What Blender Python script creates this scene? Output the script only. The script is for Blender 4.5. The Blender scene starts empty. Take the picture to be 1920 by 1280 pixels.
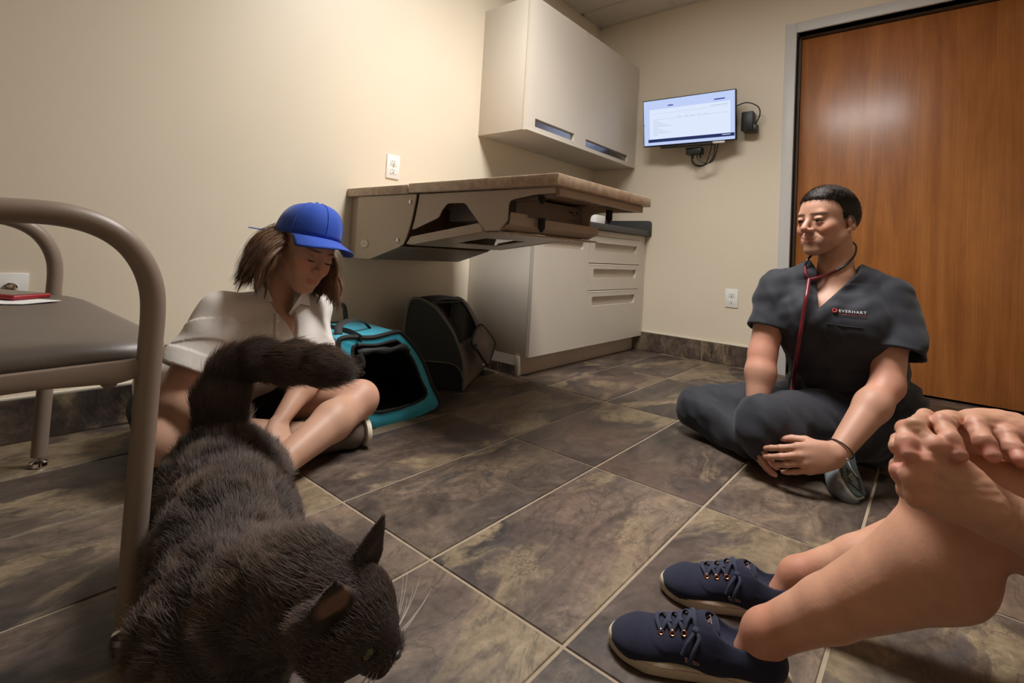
import bpy, bmesh, math, random
import numpy as np
from mathutils import Vector, Matrix

random.seed(7)
RNG = np.random.default_rng(11)
scene = bpy.context.scene
COL = scene.collection

# ------------------------------------------------------------------ camera
FPX = 945.063
CAM = np.array([-3.34653, -2.02729, 0.62684])
RC = np.array([[0.6411584, -0.7653813, 0.0555716], [0.0662391, -0.0169467, -0.9976598], [0.7645319, 0.6433390, 0.0398334]])
cam_data = bpy.data.cameras.new('camera')
cam_data.sensor_width = 36.0
cam_data.lens = FPX / 1920.0 * 36.0
cam_data.shift_y = -(640.0 - 436.414) / 1920.0
cam_data.clip_start = 0.02
cam = bpy.data.objects.new('camera', cam_data)
COL.objects.link(cam)
r, u, b = RC[0], -RC[1], -RC[2]
cam.matrix_world = Matrix(((r[0], u[0], b[0], CAM[0]), (r[1], u[1], b[1], CAM[1]), (r[2], u[2], b[2], CAM[2]), (0, 0, 0, 1)))
scene.camera = cam

# ------------------------------------------------------------------ world, exposure
w = bpy.data.worlds.new('world'); scene.world = w; w.use_nodes = True
w.node_tree.nodes['Background'].inputs[0].default_value = (0.9, 0.85, 0.8, 1)
w.node_tree.nodes['Background'].inputs[1].default_value = 0.0
LAMP_STRENGTH = 19.0          # glow of the troffer's diffuser (built below with its frame)
LAMP_WATTS = 24.0             # area lamp added under the diffuser, spread narrowed to keep walls dim
LAMP_SPREAD = 122.0
scene.view_settings.view_transform = 'Standard'
scene.view_settings.look = 'None'
scene.view_settings.exposure = 0.0
scene.view_settings.gamma = 1.0
scene.view_settings.use_curve_mapping = False

# ------------------------------------------------------------------ helpers
def srgb(r, g, b):
    f = lambda c: (c / 255 / 12.92) if c / 255 <= 0.04045 else ((c / 255 + 0.055) / 1.055) ** 2.4
    return (f(r), f(g), f(b), 1.0)

class NT:
    """small node-tree writer"""
    def __init__(self, name):
        self.m = bpy.data.materials.new(name); self.m.use_nodes = True
        self.t = self.m.node_tree; self.p = self.t.nodes['Principled BSDF']; self.out = self.t.nodes['Material Output']
    def n(self, kind, **kw):
        nd = self.t.nodes.new(kind)
        for k, v in kw.items():
            if k in nd.inputs: nd.inputs[k].default_value = v
            else: setattr(nd, k, v)
        return nd
    def l(self, a, b): self.t.links.new(a, b)
    def ramp(self, fac, stops, interp='LINEAR'):
        r = self.n('ShaderNodeValToRGB'); cr = r.color_ramp; cr.interpolation = interp
        while len(cr.elements) < len(stops): cr.elements.new(0.5)
        for e, (pos, c) in zip(cr.elements, stops):
            e.position = pos; e.color = c if len(c) == 4 else (*c, 1)
        self.l(fac, r.inputs[0]); return r.outputs[0]
    def mix(self, fac, a, b, mode='MIX'):
        m = self.n('ShaderNodeMix', data_type='RGBA', blend_type=mode)
        for s, v in ((m.inputs[0], fac), (m.inputs[6], a), (m.inputs[7], b)):
            if hasattr(v, 'is_linked'): self.l(v, s)
            else: s.default_value = v
        return m.outputs[2]
    def noise(self, vec, scale, detail=4, rough=.5, dist=0.0):
        n = self.n('ShaderNodeTexNoise', Scale=scale, Detail=detail, Roughness=rough, Distortion=dist)
        if vec is not None: self.l(vec, n.inputs['Vector'])
        return n.outputs['Fac']
    def math(self, op, a, b=0.0):
        m = self.n('ShaderNodeMath', operation=op)
        for s, v in ((m.inputs[0], a), (m.inputs[1], b)):
            if hasattr(v, 'is_linked'): self.l(v, s)
            else: s.default_value = v
        return m.outputs[0]
    def coord(self, which='Object', scale=None):
        c = self.n('ShaderNodeTexCoord').outputs[which]
        if scale:
            mp = self.n('ShaderNodeMapping'); mp.inputs['Scale'].default_value = scale; self.l(c, mp.inputs[0]); c = mp.outputs[0]
        return c
    def bump(self, height, strength=.2, dist=.01):
        b = self.n('ShaderNodeBump', Strength=strength, Distance=dist); self.l(height, b.inputs['Height'])
        self.l(b.outputs[0], self.p.inputs['Normal'])
    def base(self, c):
        if hasattr(c, 'is_linked'): self.l(c, self.p.inputs['Base Color'])
        else: self.p.inputs['Base Color'].default_value = c
    def set(self, rough=.5, metal=0.0, spec=.5, sss=0.0, coat=0.0, sheen=0.0):
        i = self.p.inputs
        i['Roughness'].default_value = rough; i['Metallic'].default_value = metal; i['Specular IOR Level'].default_value = spec
        i['Coat Weight'].default_value = coat; i['Sheen Weight'].default_value = sheen
        if sss:
            i['Subsurface Weight'].default_value = sss; i['Subsurface Radius'].default_value = (.012, .005, .003); i['Subsurface Scale'].default_value = 1.0
        return self.m

def simple(name, c, rough=.5, metal=0.0, spec=.5, var=.06, vscale=6.0, bump=0.0, bscale=200.0, coat=0.0, sheen=0.0):
    """plain colour with a little mottling and an optional fine relief"""
    t = NT(name); v = t.coord('Object')
    n = t.noise(v, vscale, 4)
    lo = tuple(x * (1 - var) for x in c[:3]) + (1,); hi = tuple(min(1, x * (1 + var)) for x in c[:3]) + (1,)
    t.base(t.ramp(n, [(.3, lo), (.7, hi)]))
    if bump: t.bump(t.noise(v, bscale, 3), bump, .002)
    return t.set(rough, metal, spec, coat=coat, sheen=sheen)

def tag(o, label=None, cat=None, group=None, kind=None):
    for k, v in (('label', label), ('category', cat), ('group', group), ('kind', kind)):
        if v: o[k] = v
    return o

def empty(name, loc, label, cat, group=None, kind=None):
    o = bpy.data.objects.new(name, None); COL.objects.link(o); o.location = loc; o.empty_display_size = .05
    return tag(o, label, cat, group, kind)

def link(name, me, mat, parent=None):
    o = bpy.data.objects.new(name, me); COL.objects.link(o)
    if mat is not None and not me.materials: me.materials.append(mat)
    if parent is not None:
        o.parent = parent
        loc = Vector((0, 0, 0)); q = parent
        while q is not None: loc += q.location; q = q.parent     # parents are only translated
        o.location = -loc
    return o

def build(name, bm, mat, parent=None, bevel=0.0, seg=2, smooth=35, lim=None):
    """bmesh -> one mesh object; coordinates are world coordinates"""
    bmesh.ops.recalc_face_normals(bm, faces=bm.faces[:])
    if bevel:
        es = [e for e in bm.edges if len(e.link_faces) == 2 and e.calc_face_angle(0) > .5]
        bmesh.ops.bevel(bm, geom=es, offset=bevel, segments=seg, affect='EDGES', profile=.5, clamp_overlap=True)
    me = bpy.data.meshes.new(name); bm.to_mesh(me); bm.free()
    if smooth:
        me.polygons.foreach_set('use_smooth', [True] * len(me.polygons)); me.set_sharp_from_angle(angle=math.radians(smooth))
    return link(name, me, mat, parent)

def bx(x0, x1, y0, y1, z0, z1, bm=None):
    bm = bm or bmesh.new()
    v = [bm.verts.new((x, y, z)) for x in (x0, x1) for y in (y0, y1) for z in (z0, z1)]
    for f in ((0, 1, 3, 2), (4, 6, 7, 5), (0, 4, 5, 1), (2, 3, 7, 6), (0, 2, 6, 4), (1, 5, 7, 3)): bm.faces.new([v[i] for i in f])
    return bm

def prism(poly, axis, a0, a1, bm=None):
    """polygon of 2D points extruded along axis (0,1,2); the 2D coordinates are the other two axes in order"""
    bm = bm or bmesh.new()
    def P(p, a):
        q = list(p); q.insert(axis, a); return q
    A = [bm.verts.new(P(p, a0)) for p in poly]; B = [bm.verts.new(P(p, a1)) for p in poly]
    n = len(poly)
    bm.faces.new(A); bm.faces.new(B[::-1])
    for i in range(n): bm.faces.new((A[i], B[i], B[(i + 1) % n], A[(i + 1) % n]))
    return bm

def catmull(pts, n=6, closed=False):
    P = [np.array(p, float) for p in pts]; out = []
    m = len(P)
    for i in range(m if closed else m - 1):
        g = (lambda k: P[k % m]) if closed else (lambda k: P[min(max(k, 0), m - 1)])
        p0, p1, p2, p3 = g(i - 1), g(i), g(i + 1), g(i + 2)
        for k in range(n):
            t = k / n
            out.append(.5 * (2 * p1 + (p2 - p0) * t + (2 * p0 - 5 * p1 + 4 * p2 - p3) * t * t + (3 * p1 - p0 - 3 * p2 + p3) * t ** 3))
    if not closed: out.append(P[-1])
    return out

def tube(pts, rad, n=12, bm=None, closed=False, flat=1.0, up=(0, 0, 1)):
    """swept round (or flattened) tube; rad a number or one per point"""
    bm = bm or bmesh.new()
    P = [np.array(p, float) for p in pts]; m = len(P)
    R = [rad] * m if np.isscalar(rad) else list(rad)
    rings = []; prev = None
    for i in range(m):
        a = P[(i - 1) % m] if (closed or i > 0) else P[i]; c = P[(i + 1) % m] if (closed or i < m - 1) else P[i]
        t = c - a; t /= np.linalg.norm(t) + 1e-12
        if prev is None:
            s = np.cross(t, np.array(up, float))
            if np.linalg.norm(s) < .1: s = np.cross(t, (1, 0, 0.1))
        else: s = prev - t * np.dot(prev, t)
        s /= np.linalg.norm(s) + 1e-12; prev = s; q = np.cross(s, t)
        rings.append([bm.verts.new(P[i] + R[i] * (math.cos(k * 2 * math.pi / n) * s + flat * math.sin(k * 2 * math.pi / n) * q)) for k in range(n)])
    for i in range(m if closed else m - 1):
        A, B = rings[i], rings[(i + 1) % m]
        for k in range(n): bm.faces.new((A[k], A[(k + 1) % n], B[(k + 1) % n], B[k]))
    if not closed: bm.faces.new(rings[0][::-1]); bm.faces.new(rings[-1])
    return bm

def lathe(prof, c, axis=(0, 0, 1), n=24, bm=None):
    """profile of (radius, height) turned about an axis through c"""
    bm = bm or bmesh.new(); ax = Vector(axis).normalized(); s = ax.orthogonal().normalized(); q = ax.cross(s); c = Vector(c)
    rings = [[bm.verts.new(c + ax * h + (s * math.cos(k * 2 * math.pi / n) + q * math.sin(k * 2 * math.pi / n)) * max(rr, 1e-5)) for k in range(n)] for rr, h in prof]
    for A, B in zip(rings, rings[1:]):
        for k in range(n): bm.faces.new((A[k], A[(k + 1) % n], B[(k + 1) % n], B[k]))
    bm.faces.new(rings[0][::-1]); bm.faces.new(rings[-1])
    return bm

def slot_panel(x0, x1, z0, z1, yf, th, sx0, sx1, sz0, sz1, rad, rc=(1, 1, 1, 1)):
    """front panel in the x-z plane (outer face at y=yf, thickness th towards +y) with a real rounded slot cut through"""
    bm = bmesh.new()
    corners = [(x0, z0), (x1, z0), (x1, z1), (x0, z1)]
    cc = [(sx0, sz0, 180), (sx1, sz0, 270), (sx1, sz1, 0), (sx0, sz1, 90)]; arcs = []
    for i, (cx, cz, a0) in enumerate(cc):
        rr = rad if rc[i] else .0015
        ox = cx + (rr if i in (0, 3) else -rr); oz = cz + (rr if i in (0, 1) else -rr)
        arcs.append([(ox + rr * math.cos(math.radians(a0 + 90 * k / 6)), oz + rr * math.sin(math.radians(a0 + 90 * k / 6))) for k in range(7)])
    for yy in (yf, yf + th):
        C = [bm.verts.new((x, yy, z)) for x, z in corners]; A = [[bm.verts.new((x, yy, z)) for x, z in a] for a in arcs]
        for i in range(4):
            for k in range(6): bm.faces.new((C[i], A[i][k], A[i][k + 1]))
            j = (i + 1) % 4; bm.faces.new((C[i], A[i][6], A[j][0], C[j]))
        if yy == yf: C0, A0 = C, sum(A, [])
        else: C1, A1 = C, sum(A, [])
    for i in range(4): bm.faces.new((C0[i], C0[(i + 1) % 4], C1[(i + 1) % 4], C1[i]))
    n = len(A0)
    for i in range(n): bm.faces.new((A0[i], A0[(i + 1) % n], A1[(i + 1) % n], A1[i]))
    return bm

def dup(o, parent, loc=None):
    c = o.copy(); COL.objects.link(c); c.parent = parent
    if loc is not None: c.location = loc
    return c
# ------------------------------------------------------------------ materials of the room
def mat_tile(name, shift):
    t = NT(name)
    oi = t.n('ShaderNodeObjectInfo')
    c = t.n('ShaderNodeTexCoord').outputs['Object']
    off = t.n('ShaderNodeVectorMath', operation='SCALE'); off.inputs['Scale'].default_value = 57.0
    comb = t.n('ShaderNodeCombineXYZ'); t.l(oi.outputs['Random'], comb.inputs[0])
    r2 = t.math('FRACT', t.math('MULTIPLY', oi.outputs['Random'], 17.31)); t.l(r2, comb.inputs[1])
    comb.inputs[2].default_value = shift
    t.l(comb.outputs[0], off.inputs[0])
    add = t.n('ShaderNodeVectorMath', operation='ADD'); t.l(c, add.inputs[0]); t.l(off.outputs[0], add.inputs[1]); v = add.outputs[0]
    mp = t.n('ShaderNodeMapping'); mp.inputs['Scale'].default_value = (1.0, 1.9, 1.0); mp.inputs['Rotation'].default_value = (0, 0, .35); t.l(v, mp.inputs[0])
    warp = t.n('ShaderNodeTexNoise', Scale=1.6, Detail=3.0); t.l(mp.outputs[0], warp.inputs['Vector'])
    wv = t.n('ShaderNodeVectorMath', operation='SCALE'); wv.inputs['Scale'].default_value = .55; t.l(warp.outputs['Color'], wv.inputs[0])
    wa = t.n('ShaderNodeVectorMath', operation='ADD'); t.l(mp.outputs[0], wa.inputs[0]); t.l(wv.outputs[0], wa.inputs[1]); q = wa.outputs[0]
    big = t.noise(q, 2.0, 8, .62, .5)
    col = t.ramp(big, [(.32, srgb(52, 47, 45)), (.43, srgb(74, 63, 57)), (.53, srgb(92, 78, 68)), (.66, srgb(116, 99, 83))])
    streak = t.noise(q, 5.5, 9, .68, .9)
    col = t.mix(1.0, col, t.ramp(streak, [(.32, (.24,) * 3), (.5, (.49,) * 3), (.68, (.76,) * 3)]), 'OVERLAY')
    patch = t.noise(q, 1.5, 7, .6, .4)
    pm = t.ramp(patch, [(.525, (0, 0, 0)), (.56, (1, 1, 1))])
    pcol = t.ramp(t.noise(q, 7, 7, .65, .6), [(.3, srgb(92, 78, 62)), (.65, srgb(150, 132, 104))])
    col = t.mix(t.math('MULTIPLY', pm, .8), col, pcol)
    rust = t.ramp(t.noise(v, 1.2, 4, .5, .6), [(.54, (0, 0, 0)), (.72, (1, 1, 1))])
    col = t.mix(t.math('MULTIPLY', rust, .5), col, srgb(104, 80, 68))
    slate = t.ramp(t.noise(q, 1.9, 6, .6, .6), [(.58, (0, 0, 0)), (.63, (1, 1, 1))])
    col = t.mix(t.math('MULTIPLY', slate, .55), col, srgb(58, 57, 58))
    vein = t.noise(q, 2.6, 7, .62, .7)
    vm = t.ramp(vein, [(.488, (0, 0, 0)), (.5, (1, 1, 1)), (.512, (0, 0, 0))])
    col = t.mix(t.math('MULTIPLY', vm, .5), col, srgb(46, 39, 36))
    fine = t.noise(v, 42, 7, .72)
    col = t.mix(.9, col, t.ramp(fine, [(.3, (.30,) * 3), (.7, (.72,) * 3)]), 'OVERLAY')
    hv = t.n('ShaderNodeHueSaturation'); t.l(col, hv.inputs['Color'])
    t.l(t.math('ADD', .80, t.math('MULTIPLY', r2, .3)), hv.inputs['Value'])
    t.base(hv.outputs[0])
    h = t.math('ADD', t.math('MULTIPLY', big, .8), t.math('ADD', t.math('MULTIPLY', fine, .25), t.math('MULTIPLY', vm, -.03)))
    t.bump(h, .25, .005)
    rr = t.ramp(fine, [(.3, (.36,) * 3), (.7, (.52,) * 3)]); t.l(rr, t.p.inputs['Roughness'])
    m = t.set(.45, 0, .45); return m

M_TILE = mat_tile('slate_look_tile', .0)
M_BASETILE = mat_tile('slate_look_base_tile', .7)
M_GROUT = simple('grout', srgb(156, 139, 119), .85, var=.08, vscale=40, bump=.3, bscale=300)

def mat_wall():
    t = NT('cream_wall_paint'); v = t.coord('Object')
    n = t.noise(v, 1.5, 3)
    t.base(t.ramp(n, [(.3, srgb(224, 211, 190)), (.7, srgb(229, 217, 196))]))
    t.bump(t.noise(v, 260, 3, .6), .12, .002)
    return t.set(.42, 0, .4)
M_WALL = mat_wall()
M_CEIL = simple('ceiling_tile_white', srgb(214, 208, 200), .9, var=.03, vscale=30, bump=.5, bscale=180)
M_TBAR = simple('ceiling_grid_white', srgb(205, 200, 192), .5, var=.02)
M_FRAME = simple('painted_steel_frame', srgb(206, 204, 202), .4, var=.02)
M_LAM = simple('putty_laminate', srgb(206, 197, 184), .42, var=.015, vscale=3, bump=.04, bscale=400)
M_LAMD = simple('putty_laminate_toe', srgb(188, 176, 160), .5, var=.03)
M_DARK = simple('dark_gap', srgb(40, 36, 34), .8)
M_ALU = simple('brushed_aluminium', srgb(150, 152, 158), .22, 1.0, var=.03)
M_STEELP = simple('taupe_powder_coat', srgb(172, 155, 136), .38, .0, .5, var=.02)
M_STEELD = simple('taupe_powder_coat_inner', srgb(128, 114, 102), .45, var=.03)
M_BLACK = simple('black_plastic', srgb(24, 23, 24), .45, var=.1)
M_RUBBER = simple('black_rubber', srgb(16, 15, 15), .75, var=.1)
M_WHITEP = simple('white_plastic', srgb(236, 234, 230), .35, var=.01)
M_GREYP = simple('grey_plastic', srgb(96, 97, 100), .45, var=.03)
M_CHROME = simple('chrome', srgb(205, 200, 195), .12, 1.0, var=.01)
M_COUNTER = simple('dark_grey_counter', srgb(62, 62, 63), .5, var=.15, vscale=90)

def mat_stone():
    t = NT('beige_stone_laminate'); v = t.coord('Object')
    a = t.noise(v, 9, 8, .7, 1.0); b_ = t.noise(v, 70, 5, .7)
    c = t.ramp(a, [(.3, srgb(150, 124, 104)), (.5, srgb(176, 152, 128)), (.7, srgb(192, 174, 148))])
    t.base(t.mix(.5, c, t.ramp(b_, [(.35, (.33,) * 3), (.65, (.66,) * 3)]), 'OVERLAY'))
    return t.set(.32, 0, .5)
M_STONE = mat_stone()

def mat_door():
    t = NT('cherry_wood_door'); v = t.coord('Object', (1, 1, .09))
    big = t.noise(v, 7, 5, .55, 1.6); fine = t.noise(t.coord('Object', (1, 1, .02)), 170, 4, .6)
    fig = t.noise(t.coord('Object', (1, 1, .45)), 6, 5, .6, 2.2)
    c = t.ramp(big, [(.3, srgb(156, 94, 44)), (.5, srgb(174, 108, 53)), (.7, srgb(188, 122, 63))])
    c = t.mix(.35, c, t.ramp(fine, [(.3, (.3,) * 3), (.7, (.65,) * 3)]), 'OVERLAY')
    c = t.mix(.3, c, t.ramp(fig, [(.35, (.38,) * 3), (.65, (.6,) * 3)]), 'OVERLAY')
    t.base(c)
    t.bump(t.math('ADD', fine, t.math('MULTIPLY', fig, 1.5)), .05, .003)
    t.p.inputs['Coat Roughness'].default_value = .22
    return t.set(.36, 0, .5, coat=.45)
M_DOOR = mat_door()

# ------------------------------------------------------------------ the shell
XW, YW, ZC = -4.35, -3.35, 2.41
bm = bx(XW - .1, .1, YW - .1, .1, -.08, -.0025)
floor = build('floor', bm, M_GROUT, smooth=0); tag(floor, kind='structure')
floor['label'] = 'dark slate look floor tiles with pale grout lines'
tm = {}
def floor_tile(x0, x1, y0, y1):
    key = (round(x1 - x0, 3), round(y1 - y0, 3))
    g = .0034
    if key not in tm:
        hw, hh = (x1 - x0) / 2 - g, (y1 - y0) / 2 - g
        b_ = bx(-hw, hw, -hh, hh, -.0075, 0)
        es = [e for e in b_.edges if all(v.co.z > -.001 for v in e.verts)]
        bmesh.ops.bevel(b_, geom=es, offset=.0014, segments=1, affect='EDGES')
        bmesh.ops.recalc_face_normals(b_, faces=b_.faces[:])
        me = bpy.data.meshes.new('floor_tile'); b_.to_mesh(me); b_.free(); me.materials.append(M_TILE); tm[key] = me
    o = bpy.data.objects.new('floor_tile', tm[key]); COL.objects.link(o); o.parent = floor
    o.location = ((x0 + x1) / 2, (y0 + y1) / 2, 0)
TX, TY = .6462, .3231
xs = [-2.6288 + TX * k for k in range(-3, 5)]; ys = [-.6095 - TY * k for k in range(-2, 9)]
xs = [XW] + [x for x in xs if XW + .05 < x < -.03] + [0.02]
ys = [0.0] + [y for y in ys if YW + .05 < y < -.03] + [YW]
for x0, x1 in zip(xs, xs[1:]):
    for y1, y0 in zip(ys, ys[1:]): floor_tile(x0, x1, y0, y1)
for y0, y1 in ((-1.70, -1.37), (-2.43, -1.70)): floor_tile(.02, .10, y0, y1)      # threshold under the door

wl = {}
DY0, DY1, DZ = -1.368, -2.435, 2.043            # door opening in the far wall
def wall(name, bm, label):
    o = build(name, bm, M_WALL, smooth=0); tag(o, label, kind='structure'); return o
wall('wall_left', bx(XW - .1, .1, 0, .1, 0, ZC), 'cream painted wall behind the exam table')
bm = bx(0, .12, DY0, 0, 0, ZC); bx(0, .12, YW, DY1, 0, ZC, bm); bx(0, .12, DY1, DY0, DZ, ZC, bm)
wall('wall_far', bm, 'cream painted wall with the monitor and the door')
wall('wall_right', bx(XW, .1, YW - .1, YW, 0, ZC), 'cream painted wall behind the seated legs')
wall('wall_near', bx(XW - .1, XW, YW, 0, 0, ZC), 'cream painted wall behind the armchair')
# tile baseboards: pieces with grout between
def baseboard(name, axis, a0, a1, joints, face):
    """axis 0: runs along x on the wall y=0; axis 1: along y on the wall x=0; face=+1/-1 sign of the room side"""
    cuts = [a0] + [j for j in joints if a0 + .02 < j < a1 - .02] + [a1]
    if axis == 0: root = build(name, bx(a0, a1, face[0], face[1], 0, .128), M_GROUT, smooth=0)
    else: root = build(name, bx(face[0], face[1], a0, a1, 0, .128), M_GROUT, smooth=0)
    tag(root, kind='structure'); root['label'] = 'dark slate look tile baseboard'
    d = -.003 if face[0] < face[1] and abs(face[1]) < .001 else .003
    for c0, c1 in zip(cuts, cuts[1:]):
        if axis == 0: b_ = bx(c0 + .002, c1 - .002, face[0] - .003, face[1], .003, .126)
        else: b_ = bx(face[0] - .003, face[1], c0 + .002, c1 - .002, .003, .126)
        build('base_tile', b_, M_BASETILE, root, bevel=.001, seg=1)
baseboard('baseboard_left', 0, XW, -1.32, [-2.629 + TX * k for k in range(-3, 4)], (-.009, -.0001))
baseboard('baseboard_far', 1, -1.304, -.40, [-.878], (-.009, -.0001))
# caulk line on top of the baseboard
M_CAULK = simple('white_caulk', srgb(216, 206, 190), .6)
tag(build('trim_1', bx(XW, -1.32, -.011, -.0001, .128, .133), M_CAULK, smooth=0), kind='structure')
tag(build('trim_2', bx(-.011, -.0001, -1.304, -.4, .128, .133), M_CAULK, smooth=0), kind='structure')

# ceiling: grid with lay-in tiles and the troffer
ceil = build('ceiling', bx(XW, .1, YW, .1, ZC + .012, ZC + .06), M_CEIL, smooth=0); tag(ceil, kind='structure')
ceil['label'] = 'suspended ceiling with lay-in tiles'
gx = [XW] + [-.28 - .61 * k for k in range(6, -1, -1) if -.28 - .61 * k > XW + .05] + [0.0]
gy = [YW] + [-.607 - .61 * k for k in range(4, -1, -1) if -.607 - .61 * k > YW + .05] + [0.0]
LX0, LX1, LY0, LY1 = -2.11, -1.50, -1.827, -.607
for x0, x1 in zip(gx, gx[1:]):
    for y0, y1 in zip(gy, gy[1:]):
        if x0 > LX0 - .01 and x1 < LX1 + .01 and y0 > LY0 - .01 and y1 < LY1 + .01: continue
        build('ceiling_tile', bx(x0 + .011, x1 - .011, y0 + .011, y1 - .011, ZC + .001, ZC + .012), M_CEIL, ceil, smooth=0)
for x in gx[1:-1]: build('grid_bar', bx(x - .012, x + .012, YW, 0, ZC - .003, ZC + .004), M_TBAR, ceil, smooth=0)
for y in gy[1:-1]: build('grid_bar', bx(XW, 0, y - .012, y + .012, ZC - .0025, ZC + .004), M_TBAR, ceil, smooth=0)
build('wall_angle', bx(XW, 0, -.02, -.0005, ZC - .003, ZC + .004), M_TBAR, ceil, smooth=0)
build('wall_angle', bx(-.02, -.0005, YW, 0, ZC - .003, ZC + .004), M_TBAR, ceil, smooth=0)

t_ = NT('troffer_diffuser'); e_ = t_.n('ShaderNodeEmission'); e_.inputs[0].default_value = (1.0, .98, .945, 1); e_.inputs[1].default_value = LAMP_STRENGTH
t_.l(e_.outputs[0], t_.out.inputs[0]); M_LAMP = t_.m
L = empty('ceiling_light', ((LX0 + LX1) / 2, (LY0 + LY1) / 2, ZC), 'rectangular ceiling light panel glowing warm white', 'ceiling light')
bm = bmesh.new()
for a in ((LX0 + .012, LX0 + .05, LY0 + .012, LY1 - .012), (LX1 - .05, LX1 - .012, LY0 + .012, LY1 - .012), (LX0 + .05, LX1 - .05, LY0 + .012, LY0 + .05), (LX0 + .05, LX1 - .05, LY1 - .05, LY1 - .012)):
    bx(*a, ZC - .006, ZC + .011, bm)
build('light_frame', bm, M_FRAME, L)
al = bpy.data.lights.new('troffer_lamp', 'AREA'); al.shape = 'RECTANGLE'; al.size = LX1 - LX0 - .10; al.size_y = LY1 - LY0 - .10
al.energy = LAMP_WATTS; al.color = (1.0, .98, .945); al.spread = math.radians(LAMP_SPREAD)
lo_ = bpy.data.objects.new('troffer_lamp', al); COL.objects.link(lo_); lo_.parent = L; lo_.location = (0, 0, -.008)
build('diffuser', bx(LX0 + .05, LX1 - .05, LY0 + .05, LY1 - .05, ZC - .002, ZC + .01), M_LAMP, L, smooth=0)

# door and its steel frame
DR = empty('door_1', (0.04, (DY0 + DY1) / 2, 0), 'cherry wood door in a white steel frame', 'door', kind='structure')
FW = .062
bm = bx(-.014, .115, DY0, DY0 + FW, 0, DZ + FW); build('door_frame', bm, M_FRAME, DR, bevel=.003)
bm = bx(-.014, .115, DY1 - FW, DY1, 0, DZ + FW); build('door_frame', bm, M_FRAME, DR, bevel=.003)
bm = bx(-.014, .115, DY1, DY0, DZ, DZ + FW); build('door_frame', bm, M_FRAME, DR, bevel=.003)
M_STOP = simple('dark_frame_reveal', srgb(92, 74, 60), .5)
bm = bx(.062, .115, DY0 - .012, DY0, 0, DZ); bx(.062, .115, DY1, DY1 + .012, 0, DZ, bm); bx(.062, .115, DY1 + .012, DY0 - .012, DZ - .012, DZ, bm)
build('door_stop', bm, M_STOP, DR)
build('door_panel', bx(.078, .12, DY1 + .014, DY0 - .014, .012, DZ - .016), M_DOOR, DR, bevel=.002)

build('rose', lathe([(.028, 0), (.028, .006), (.012, .01), (.012, .045)], (.078, DY0 - .09, .95), (-1, 0, 0)), M_CHROME, DR)
build('lever', tube([(.036, DY0 - .085, .95), (.032, DY0 - .11, .95), (.034, DY0 - .185, .95)], .008), M_CHROME, DR)

# ------------------------------------------------------------------ wall plates
def outlet(loc, wall_axis, label, group=None):
    """duplex outlet; built in the plane of wall 'A' (y=0) or 'B' (x=0)"""
    o = empty('wall_outlet', loc, label, 'outlet', group)
    def W(a, d, z):
        return (loc[0] + a, loc[1] - d, loc[2] + z) if wall_axis == 'A' else (loc[0] - d, loc[1] - a, loc[2] + z)
    def plate(a0, a1, d0, d1, z0, z1):
        p, q = W(a0, d0, z0), W(a1, d1, z1)
        return bx(min(p[0], q[0]), max(p[0], q[0]), min(p[1], q[1]), max(p[1], q[1]), z0 + loc[2], z1 + loc[2])
    build('plate', plate(-.038, .038, 0.0005, .006, -.058, .058), M_WHITEP, o, bevel=.002)
    for zc in (.021, -.021):
        f = build('receptacle', plate(-.0165, .0165, .006, .0085, zc - .0145, zc + .0145), M_WHITEP, o, bevel=.004)
        for a in (-.0065, .0065): build('slot', plate(a - .0013, a + .0013, .0086, .0089, zc + .001, zc + .009), M_DARK, f, smooth=0)
        build('ground_hole', plate(-.0028, .0028, .0086, .0089, zc - .0095, zc - .004), M_DARK, f, smooth=0)
    build('screw', lathe([(.003, 0), (.003, .001), (.001, .0014)], W(0, .006, 0), (0, -1, 0) if wall_axis == 'A' else (-1, 0, 0), 10), M_CHROME, o)
    return o
outlet((-1.866, 0, 1.012), 'A', 'white wall outlet above the exam table')
outlet((0, -1.05, .419), 'B', 'white wall outlet between the base cabinet and the wooden door')
o = empty('wall_jack', (-3.15, 0, .453), 'grey wall plate with a round chrome jack behind the armchair', 'wall plate')
build('plate', bx(-3.215, -3.117, -.006, -.0005, .415, .49), M_WHITEP, o, bevel=.002)
build('jack', lathe([(.016, 0), (.016, .006), (.011, .008), (.011, .016), (.004, .017)], (-3.155, -.006, .447), (0, -1, 0), 20), M_CHROME, o)
# ------------------------------------------------------------------ organic modelling: blended volumes turned into one continuous mesh
def unit(v):
    v = np.asarray(v, float); return v / (np.linalg.norm(v) + 1e-12)

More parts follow.
